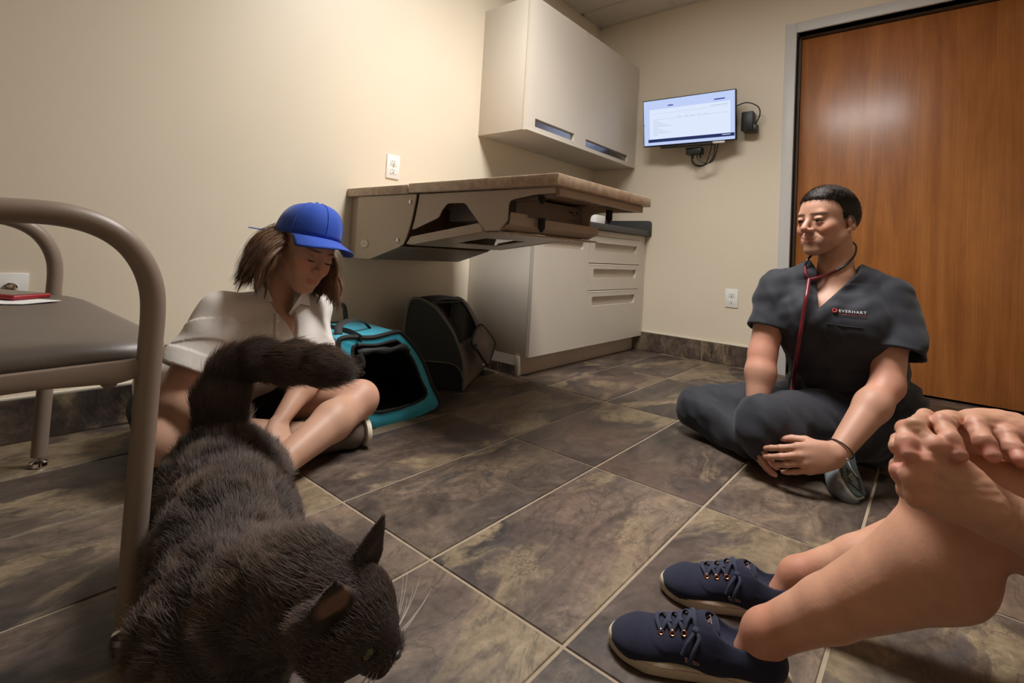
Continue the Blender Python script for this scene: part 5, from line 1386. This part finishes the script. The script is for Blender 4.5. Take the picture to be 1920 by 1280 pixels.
# fur
g = np.random.default_rng(17)
P0, P1, P2, P3 = (V[Q[:, i]] for i in range(4)); ar = np.linalg.norm(np.cross(P2 - P0, P3 - P1), axis=1); nf = np.cross(P2 - P0, P3 - P1); nf /= np.linalg.norm(nf, axis=1)[:, None] + 1e-12
cen = (P0 + P1 + P2 + P3) / 4
tl_ = np.array(tailP); dtail = np.min([np.linalg.norm(cen - t_, axis=1) for t_ in np.array(catmull(tailP[1:], 4))], axis=0)
wgt = ar * np.where(dtail < .06, 1.6, 1.0); cnt = 230000
fi = g.choice(len(Q), cnt, p=wgt / wgt.sum()); s_, t_ = g.random(cnt)[:, None], g.random(cnt)[:, None]
pts = (P0[fi] * (1 - s_) + P1[fi] * s_) * (1 - t_) + (P3[fi] * (1 - s_) + P2[fi] * s_) * t_; nrm = nf[fi]
if (nrm * (pts - (rump + mid) / 2)).sum() < 0: nrm = -nrm
hl = (pts - hd) @ HC.M                                            # head coordinates
dh = np.linalg.norm(hl, axis=1); onhead = np.maximum(np.clip((.090 - dh) / .03, 0, 1), ((hl[:, 2] > .04) & (dh < .13)).astype(float))[:, None]
TP = np.array(catmull(tailP, 6)); TT = np.gradient(TP, axis=0); TT /= np.linalg.norm(TT, axis=1)[:, None]
D2 = np.linalg.norm(pts[:, None, :] - TP[None, 6:, :], axis=2); k_ = D2.argmin(1); dt = D2.min(1); ontail = np.clip((.065 - dt) / .02, 0, 1)[:, None]
flow = np.tile(back, (cnt, 1)) * .9 + up_ * -.28
flow = flow * (1 - ontail) + TT[6 + k_] * ontail
hflow = (-HC.M[:, 1])[None, :] + (pts - HC(0, .03, 0)) * 6
flow = flow * (1 - onhead) + hflow * onhead * .8
wob = np.stack([folds(pts[:, 0], pts[:, 1], pts[:, 2], 70 + i, 48, 5) for i in range(3)], 1); wob2 = np.stack([folds(pts[:, 0], pts[:, 1], pts[:, 2], 80 + i, 150, 4) for i in range(3)], 1)
dirn = nrm * (.50 - .15 * ontail - .26 * onhead) + flow * .75 + wob * .20 * (1 - .8 * ontail) + wob2 * .22 * (1 - onhead * .6) * (1 - .6 * ontail) + g.normal(0, .08, (cnt, 3)); dirn /= np.linalg.norm(dirn, axis=1)[:, None]
length = .030 * (1 - onhead[:, 0]) + .0115 * onhead[:, 0]; length = length * (1 - ontail[:, 0]) + .046 * ontail[:, 0]
muz = np.clip((hl[:, 1] - .035) / .03, 0, 1) * onhead[:, 0]
ear = np.clip((hl[:, 2] - .040) / .012, 0, 1) * (dh < .13)
length = length * (1 - .70 * muz) * (1 - .85 * ear) * g.uniform(.65, 1.2, cnt)
inner_ear = (ear > .2) & ((nrm @ HC.M[:, 1]) + .5 * np.abs(nrm @ HC.M[:, 0]) > .6); length[inner_ear] *= .25
eyed = np.min([np.linalg.norm(pts - HC(q * .0225, .0415, .007), axis=1) for q in (-1, 1)], axis=0); nosed = np.linalg.norm(pts - HC(0, .0715, -.0085), axis=1)
ok = (eyed > .0105) & (nosed > .008) & (pts[:, 2] > .006); pts, dirn, length, nrm = pts[ok], dirn[ok], length[ok], nrm[ok]
lay = dirn - nrm * .45; lay /= np.linalg.norm(lay, axis=1)[:, None]
FP = np.stack([pts - nrm * .001, pts + dirn * length[:, None] * .38, pts + (dirn * .38 + (dirn * .5 + lay * .5) * .34) * length[:, None], pts + (dirn * .38 + (dirn * .5 + lay * .5) * .34 + lay * .30) * length[:, None]], 1)
FP[..., 2] = np.maximum(FP[..., 2], .002)
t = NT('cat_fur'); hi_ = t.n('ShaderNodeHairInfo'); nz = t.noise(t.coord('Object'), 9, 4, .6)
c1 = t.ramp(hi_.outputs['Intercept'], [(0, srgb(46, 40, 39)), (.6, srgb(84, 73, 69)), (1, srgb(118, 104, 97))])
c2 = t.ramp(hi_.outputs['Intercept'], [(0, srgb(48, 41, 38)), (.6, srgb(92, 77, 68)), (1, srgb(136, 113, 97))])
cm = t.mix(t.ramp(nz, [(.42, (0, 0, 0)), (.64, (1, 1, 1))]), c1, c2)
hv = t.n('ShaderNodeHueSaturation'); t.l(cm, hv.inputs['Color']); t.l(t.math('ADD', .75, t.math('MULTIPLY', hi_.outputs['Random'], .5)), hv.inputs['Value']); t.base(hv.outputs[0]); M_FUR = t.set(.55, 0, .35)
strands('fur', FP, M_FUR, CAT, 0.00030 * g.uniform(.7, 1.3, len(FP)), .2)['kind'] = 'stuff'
# whiskers
WK = []
for q in (-1, 1):
    for k in range(9):
        a0 = HC(q * .017, .062 - .002 * (k % 3), -.013 - .004 * (k // 3)); dr = unit(HC.v(q * (1.0 + .12 * (k % 3)), .35 - .25 * (k % 3), .25 - .28 * (k // 3) + .06 * (k % 2)))
        WK.append([a0 + dr * .075 * t_ + HC.v(0, -.012, -.014) * t_ ** 2 for t_ in np.linspace(0, 1, 7)])
strands('whiskers', np.array(WK), simple('whisker_white', srgb(206, 196, 186), .4), CAT, .00035, .2)
# ================================================================== person with hands clasped round the knees (only legs and hands in view)
LEG = empty('person', (-2.30, -2.35, 0), 'person with bare legs in navy canvas shoes, hands clasped round the knees', 'person')
h1, t1 = np.array((-2.425, -1.885, .0)), np.array((-2.542, -1.618, .0))       # near shoe: heel, toe
h2, t2 = np.array((-2.235, -1.878, .0)), np.array((-2.348, -1.622, .0))       # far shoe
h1 = t1 + .262 * unit(h1 - t1); h2 = t2 + .262 * unit(h2 - t2); sf = np.array((-.0265, -.0115, 0)); h1 = h1 + sf; t1 = t1 + sf; h2 = h2 + sf; t2 = t2 + sf
a1, a2 = h1 + .056 * unit(t1 - h1) + up_ * .050, h2 + .056 * unit(t2 - h2) + up_ * .054
k1, k2 = px(1795, 915, .665), px(1850, 895, .84)
hipN, hipF = np.array((-2.34, -2.50, .17)), np.array((-2.16, -2.48, .13)); lP = (hipN + hipF) / 2; lN = np.array((-2.33, -2.52, .60))
skin_l = lin(210, 157, 130)
def leg(F, an, kn, hip, sc=1.0):
    d = kn - an; bk = unit(np.cross(np.cross(d, (0, -1, .3)), d)) * 1.0
    bk = unit(np.array((0, -1, 0)) - unit(d) * np.dot((0, -1, 0), unit(d)))         # calf side
    F.cone(an - up_ * .030, an + d * .10, .027 * sc, .030 * sc, .008); F.cone(an + d * .08, an + d * .36 + bk * .020, .029 * sc, .039 * sc, .010)
    F.cone(an + d * .36 + bk * .020, an + d * .76 + bk * .046, .039 * sc, .060 * sc, .012); F.cone(an + d * .76 + bk * .046, kn + bk * .012, .060 * sc, .052 * sc, .02)
    F.ell(kn - bk * .008, (.056 * sc, .056 * sc, .058 * sc), .02)
    F.cone(an + d * .24 + bk * .024, an + bk * .020 + up_ * .004, .010, .010, .014)     # tendon
    F.cone(kn, kn + (hip - kn) * .5, .052 * sc, .070 * sc, .02); F.cone(kn + (hip - kn) * .5, hip, .070 * sc, .084 * sc, .03)
B = Vol((-2.72, -2.66, .02), (-2.05, -1.72, .92), .0046)
leg(B, a1, k1, hipN, 1.0); leg(B, a2, k2, hipF, .96)
B.ell(lP, (.16, .12, .11), .04); B.cone(lP + up_ * .08, lN - up_ * .14, .11, .11, .05); B.cone(lN - up_ * .10 + np.array((.07, 0, 0)), lN - up_ * .10 - np.array((.07, 0, 0)), .09, .09, .04)
HL = look_frame(lN + np.array((-.035, .03, .175)), (-.35, .94), -.05, 0)
head(B, HL, .97, smile=.0, male=False, eyes='closed'); B.cone(HL(0, -.034, -.055), lN - up_ * .01, .045, .05, .014)
for q, sh in ((1, 1), (-1, -1)): B.cone(lN - up_ * .03, lN + np.array((q * .165, 0, -.05)), .042, .046, .03)
nW, fW = px(1888, 972, .545), px(1940, 838, .640)
nE, fE = np.array((-2.545, -2.390, .270)), np.array((-2.170, -2.420, .300))
for sh, el, wr in ((lN + np.array((-.165, 0, -.05)), nE, nW), (lN + np.array((.165, 0, -.05)), fE, fW)):
    B.cone(sh, el, .046, .039, .02); B.cone(el, el + (wr - el) * .35, .039, .041, .02); B.cone(el + (wr - el) * .35, wr, .041, .0275, .02)
V1, Q1 = B.mesh(); V1 = relax(V1, Q1, 1, .35)
# the clasped hands at a finer grain, part of the same body mesh
lo = np.minimum.reduce([nW, fW, px(1690, 820, .56), px(1720, 900, .50), px(1800, 780, .66)]) - .06; hi = np.maximum.reduce([nW, fW, px(1690, 820, .56), px(1800, 780, .66)]) + .06
Hn = Vol(lo, hi, .0017)
nd = lambda r_, d_, f_: RC.T @ np.array((r_, d_, f_))
Hn.cone(nE + (nW - nE) * .70, nW, .0335, .0265, .01, flat=(nd(0, .6, .8), .9))
nk = [px(1752, 840, .545), px(1728, 868, .540), px(1716, 896, .538), px(1722, 928, .540)]           # near hand: knuckles index .. little
nn_ = unit(nd(-.35, -.50, -.79))
for i, kq in enumerate(nk):
    Hn.cone(nW + (kq - nW) * .12 - nn_ * .006, kq - nn_ * .002, .0225, .0128, .010)
    Hn.cone(nW + nn_ * .013 + (kq - nW) * .2, kq + nn_ * .0055, .0032, .0038, .006)                # tendon
    Hn.ell(kq + nn_ * .002, (.0118, .0118, .0118), .006)
Hn.ell((nW + nk[1] + nk[2]) / 3 + (nW - nk[1]) * .0 - nn_ * .006, (.038, .031, .021), .012, rot=np.stack([unit(nk[1] - nW), unit(np.cross(unit(nk[1] - nW), nn_)), nn_], 1))
NF = [[nk[0], px(1716, 800, .565), px(1735, 782, .600), px(1770, 800, .620)], [nk[1], px(1700, 842, .572), px(1706, 818, .605), px(1735, 815, .625)], [nk[2], px(1692, 880, .575), px(1695, 862, .605), px(1722, 855, .625)], [nk[3], px(1700, 918, .580), px(1703, 905, .605), px(1725, 895, .620)]]
for ch in NF: Hn.chain(ch, [.0108, .0098, .0090, .0078], .004)
# far hand lies over it, its fingers closing between the near hand's
fK = [px(1742, 800, .605), px(1786, 790, .610), px(1832, 792, .615), px(1872, 806, .62)]
for kq in fK: Hn.cone(fW + (kq - fW) * .1, kq, .0225, .0125, .014)
Hn.ell((fW + fK[1] + fK[2]) / 3, (.045, .040, .024), .016, rot=np.stack([unit(fK[1] - fW), unit(np.cross(unit(fK[1] - fW), nd(0, -1, -.3))), nd(0, -1, 0)], 1))
FF = [[fK[0], px(1702, 806, .575), px(1699, 832, .553), px(1706, 852, .541)], [fK[1], px(1768, 796, .572), px(1782, 826, .545), px(1797, 853, .532)], [fK[2], px(1832, 800, .578), px(1846, 830, .552), px(1861, 853, .540)], [fK[3], px(1888, 815, .590), px(1902, 842, .570), px(1914, 862, .556)]]
tips = []
for ch in FF:
    Hn.chain(ch, [.0110, .0102, .0096, .0080], .004); Hn.ell(ch[1], (.0108,) * 3, .004); Hn.ell(ch[2], (.0101,) * 3, .004); tips.append((ch[3], unit(ch[3] - ch[2])))
th_ = [px(1735, 905, .585), px(1702, 900, .572), px(1684, 884, .560)]; Hn.chain(th_, [.013, .0108, .0092], .005); tips.append((th_[2], unit(th_[2] - th_[1])))
ot_ = [px(1712, 826, .60), px(1690, 828, .588), px(1681, 838, .578)]; Hn.chain(ot_, [.0105, .0095, .0085], .004)
def crease(D, x, y, z):
    return D + .00035 * folds(x, y, z, 91, 520, 5) + .0005 * folds(x, y, z, 92, 210, 4)
Hn.fn(crease)
V2, Q2 = Hn.mesh()
spots = [(tp - td * .001 + unit(CAM - tp) * .006, .0058, lin(236, 190, 172), .85) for tp, td in tips] + [(tp, .012, lin(206, 118, 102), .55) for tp, td in tips]
for kq in nk: spots.append((kq + nn_ * .010, .011, lin(222, 156, 130), .6))
for ch in FF: spots.append((ch[1], .014, lin(206, 132, 112), .35)); spots.append((ch[2], .012, lin(208, 136, 116), .3))
V = np.concatenate([V1, V2]); Q = np.concatenate([Q1, Q2 + len(V1)])
base_spots = spots + [(a1 + np.array((0, 0, .0)), .07, lin(196, 128, 104), .5), (a2, .07, lin(196, 128, 104), .5), (k1, .07, lin(208, 146, 118), .4)]
LBODY = raw_mesh('body', V, Q, tinted('weathered_skin', .50, .35, sss=.10, bump=.14, bscale=170, mottle=.16), LEG, paint(V, skin_l, base_spots))
# shorts, shirt and hair of the same person, outside the frame of the photograph
M_SHORT2 = mat_cloth('maroon_shorts_cloth', srgb(78, 30, 28), .8, 900, .1, .2)
F = Vol((-2.66, -2.74, .0), (-1.94, -2.02, .44), .007)
F.ell(lP, (.185, .145, .135), 0); F.cone(hipN, hipN + (k1 - hipN) * .30, .112, .100, .04); F.cone(hipF, hipF + (k2 - hipF) * .30, .110, .096, .04)
F.fn(lambda D, x, y, z: np.maximum(D + .003 * folds(x, y, z, 44, 45, 4), .003 - z)); V, Q = F.mesh(); raw_mesh('shorts', V, Q, M_SHORT2, LEG)
F = Vol((-2.70, -2.74, .1), (-1.95, -2.30, .66), .006)
F.cone(lP + up_ * .06 + np.array((.05, 0, 0)), lP + up_ * .06 - np.array((.05, 0, 0)), .135, .135, 0); F.cone(lN - up_ * .13 + np.array((.07, 0, 0)), lN - up_ * .13 - np.array((.07, 0, 0)), .11, .11, .08)
for q in (-1, 1): F.cone(lN - up_ * .035, lN + np.array((q * .165, 0, -.05)), .052, .058, .03)
for sh, el in ((lN + np.array((-.165, 0, -.05)), nE), (lN + np.array((.165, 0, -.05)), fE)): F.cone(sh, sh + (el - sh) * .42, .060, .066, .02)
F.cone(lN + up_ * .03, lN + up_ * .12, .050, .06, .004, 's'); V, Q = F.mesh(); raw_mesh('shirt', V, Q, mat_cloth('grey_tee', srgb(120, 118, 120), .8), LEG)
F = Vol(HL.o - .17, HL.o + .17, .005); F.ell(HL(0, -.022, .036), (.084, .104, .096), 0, 'u', HL.M); F.cone(HL(0, -.07, .0), HL(0, -.085, -.10), .065, .045, .04)
F.ell(HL(0, .09, -.02), (.066, .075, .085), .02, 's', HL.M); V, Q = F.mesh(); raw_mesh('hair', V, Q, M_HAIRW, LEG)

# navy canvas shoes
M_NAVY = mat_cloth('navy_canvas', srgb(36, 38, 58), .85, 1400, .08, .35, .1)
M_SOLEW = simple('off_white_rubber', srgb(196, 182, 158), .6, var=.06, vscale=30)
M_COPPER = simple('copper_eyelet', srgb(196, 122, 84), .25, 1.0, var=.04)
M_LACE = simple('navy_lace', srgb(48, 52, 72), .85, var=.08, vscale=60, bump=.5, bscale=500)
M_TAG = simple('tag_print', srgb(176, 140, 128), .6)
M_LINING = simple('navy_fleece_lining', srgb(32, 34, 46), .95, bump=.6, bscale=300)
def text_mesh(name, body, size, frame_cols, o_, mat, parent, space=1.0):
    fc = bpy.data.curves.new(name, 'FONT'); fc.body = body; fc.size = size; fc.extrude = .0003; fc.space_character = space; fc.align_x = 'CENTER'
    ft = bpy.data.objects.new('text_source', fc); COL.objects.link(ft); bpy.context.view_layer.update()
    me = bpy.data.meshes.new_from_object(ft.evaluated_get(bpy.context.evaluated_depsgraph_get())); me.name = name; bpy.data.objects.remove(ft); me.materials.clear()
    X_, Y_, Z_ = frame_cols; me.transform(Matrix(((X_[0], Y_[0], Z_[0], o_[0]), (X_[1], Y_[1], Z_[1], o_[1]), (X_[2], Y_[2], Z_[2], o_[2]), (0, 0, 0, 1))))
    return link(name, me, mat, parent)
def canvas_shoe(heel, toe, ankle, side):
    """side=+1 when the outer side (with the small label) lies towards local +y"""
    u_ = unit(toe - heel); s_ = np.cross(up_, u_); L_ = np.linalg.norm(toe - heel); fr = Frame(heel, u_, s_, up_); ZS = .76
    F = Vol(np.minimum(heel, toe) - .08, np.maximum(heel, toe) + .08 + np.array((0, 0, .06)), .0026)
    F.cone(fr(.040, 0, .040), fr(.11, 0, .040), .036, .037, 0, flat=(up_, 1.1)); F.cone(fr(.11, 0, .040), fr(L_ - .060, .002, .033), .037, .037, .02, flat=(up_, .9))
    F.ell(fr(L_ - .052, .002, .024), (.050, .043, .028), .02, rot=fr.M)
    F.cone(fr(.036, 0, .05), fr(.036, 0, .066), .034, .032, .015); F.cone(fr(.150, 0, .046), fr(.112, 0, .074), .028, .029, .02)
    F.cone(fr(.058, 0, .085), fr(.064, 0, .14), .0265, .034, .004, 's'); F.cone(fr(.058, 0, .075), fr(.100, 0, .088), .022, .022, .004, 's')
    F.fn(lambda D, x, y, z: np.maximum(D, .008 - z))
    # raised toe bumper and eyestay edge
    def trims(D, x, y, z):
        lx = (x - heel[0]) * u_[0] + (y - heel[1]) * u_[1]; ly = (x - heel[0]) * s_[0] + (y - heel[1]) * s_[1]
        toe_cap = (lx > L_ - .052 + 10 * ly * ly) & (z < .075); stay = (lx > .10) & (z > .040) & ((lx - .148) ** 2 / .054 ** 2 + (z - .072) ** 2 / .036 ** 2 < 1)
        return D - .0011 * toe_cap - .0012 * stay
    F.fn(trims)
    V, Q = F.mesh(); V = relax(V, Q, 1, .3); V[:, 2] = .008 + (V[:, 2] - .008) * ZS; sh = raw_mesh('shoe', V, Q, M_NAVY, LEG)
    bv = BVHTree.FromPolygons([tuple(v) for v in V], [tuple(q) for q in Q])
    def top(lx, ly, lift=.002):
        o_ = fr(lx, ly, .2); h, n_, _, _ = bv.ray_cast(Vector(o_), Vector((0, 0, -1))); return np.array(h) + np.array(n_ if n_.z > 0 else -n_) * lift
    # sole
    out = [(-.004, 0), (.002, .026), (.02, .036), (.06, .0365), (.11, .036), (.16, .043), (.20, .047), (L_ - .045, .044), (L_ - .018, .031), (L_ - .002, .012), (L_, -.006), (L_ - .012, -.026), (L_ - .04, -.040), (.19, -.043), (.15, -.039), (.10, -.034), (.05, -.036), (.02, -.035), (.002, -.025)]
    o2 = catmull([(a, b_, 0) for a, b_ in out], 5, True); bm = bmesh.new(); levels = [(.001, -.003), (.004, 0), (.017, .0012), (.0205, -.001), (.0215, -.005)]; c = np.mean([p[:2] for p in o2], 0); R_ = []
    for z_, gr in levels: R_.append([bm.verts.new(fr(*(p[:2] + unit(p[:2] - c) * gr), z_ + (.004 * max(0, (p[0] - L_ + .06) / .06) if z_ > .01 else 0))) for p in o2])
    for A, Bv in zip(R_, R_[1:]):
        for k in range(len(A)): bm.faces.new((A[k], A[(k + 1) % len(A)], Bv[(k + 1) % len(A)], Bv[k]))
    bm.faces.new(R_[0][::-1]); bm.faces.new(R_[-1]); build('sole', bm, M_SOLEW, sh, smooth=50)
    build('sole_groove', tube([fr(*(p[:2] + unit(p[:2] - c) * .0012), .0175) for p in o2], .0006, 5, closed=True), M_TAG, sh)
    # tongue, laces, eyelets
    rows = (.183, .166, .149, .132)
    for i, lx in enumerate(rows):
        for q in (-1, 1):
            e = top(lx, q * (.0215 + .001 * i), .0012); nq = unit(np.array((0, 0, .75)) + s_ * q * .66)
            s1_ = unit(np.cross(nq, u_)); build('eyelet', tube([e + .0036 * (math.cos(a) * u_ + math.sin(a) * s1_) for a in np.linspace(0, 2 * math.pi, 17)[:-1]], .0011, 8, closed=True), M_COPPER, sh)
    for i, lx in enumerate(rows):
        pts = [top(lx, -.0215, .001)] + [top(lx + (.006 if i < 3 else 0) * math.sin(k / 5 * math.pi), -.0215 + .043 * k / 5, .0042) for k in range(1, 5)] + [top(lx, .0215, .001)]
        build('lace', tube(catmull(pts, 3), .0032, 8, flat=.5), M_LACE, sh)
        if i < 3:
            for q in (-1, 1):
                pts = [top(lx, q * .0205, .001), top(lx - .006, q * .012, .005), top(lx - .012, q * .003, .0055), top(rows[i + 1] + .002, -q * .010, .005)]
                build('lace', tube(catmull(pts, 3), .003, 8, flat=.5), M_LACE, sh)
    kn_ = top(.132, side * .024, .002); dwn = [kn_, kn_ + s_ * side * .010 - up_ * .004 - u_ * .004, kn_ + s_ * side * .020 - up_ * .018 + u_ * .004, kn_ + s_ * side * .022 - up_ * .036 + u_ * .010]
    build('lace_end', tube(catmull(dwn, 4), .0030, 8), M_LACE, sh); build('lace_end', tube(catmull([kn_, kn_ + s_ * side * .014 - up_ * .010 + u_ * .012, kn_ + s_ * side * .020 - up_ * .026 + u_ * .020], 4), .0028, 8), M_LACE, sh)
    bmn = bmesh.new(); bmesh.ops.create_icosphere(bmn, subdivisions=2, radius=.006); bmesh.ops.translate(bmn, vec=kn_, verts=bmn.verts[:]); build('lace_knot', bmn, M_LACE, sh)
    # tongue with a stitched tag
    tg = [fr(.122, 0, .0755 * ZS), fr(.110, 0, .0885 * ZS), fr(.101, 0, .100 * ZS)]; bm = bmesh.new(); R_ = []
    for i, p in enumerate(tg): R_.append([bm.verts.new(p + s_ * w_ + np.array((0, 0, -12 * w_ * w_))) for w_ in np.linspace(-.022, .022, 9)])
    for A, Bv in zip(R_, R_[1:]):
        for k in range(8): bm.faces.new((A[k], A[k + 1], Bv[k + 1], Bv[k]))
    tn = build('tongue', bm, M_NAVY, sh, smooth=60); md = tn.modifiers.new('thick', 'SOLIDIFY'); md.thickness = .005
    zt = unit(np.cross(s_, tg[2] - tg[1])); zt = zt if zt[2] > 0 else -zt; xt = s_; yt = np.cross(zt, xt); o_ = (tg[0] * .3 + tg[1] * .45 + tg[2] * .25) + zt * .004
    rect = [(-.011, -.007), (.011, -.007), (.011, .007), (-.011, .007)]
    build('tag_border', tube([o_ + xt * a + yt * b_ for a, b_ in rect], .0005, 5, closed=True), M_TAG, tn)
    text_mesh('tag_text', 'SK', .009, (xt, yt, zt), o_ - yt * .001, M_TAG, tn); build('tag_line', tube([o_ + xt * -.008 - yt * .005, o_ + xt * .008 - yt * .005], .0005, 5), M_TAG, tn)
    # padded collar
    cp = [fr(.030 + .034 * math.cos(a), .031 * math.sin(a), .083) if math.cos(a) < .2 else fr(.036 + .062 * math.cos(a), .029 * math.sin(a), .084 - .0 * a) for a in np.linspace(0, 2 * math.pi, 25)[:-1]]
    lab = fr(.138, side * .0405, .030); zl = unit(s_ * side + up_ * .25); xl = -u_ * side if False else u_ * (1 if side < 0 else -1); yl = np.cross(zl, xl)
    text_mesh('side_label', 'BOBS', .0085, (xl, yl, zl), lab + zl * .0015, M_TAG, sh)
    return sh
canvas_shoe(h1, t1, a1, 1); canvas_shoe(h2, t2, a2, 1)
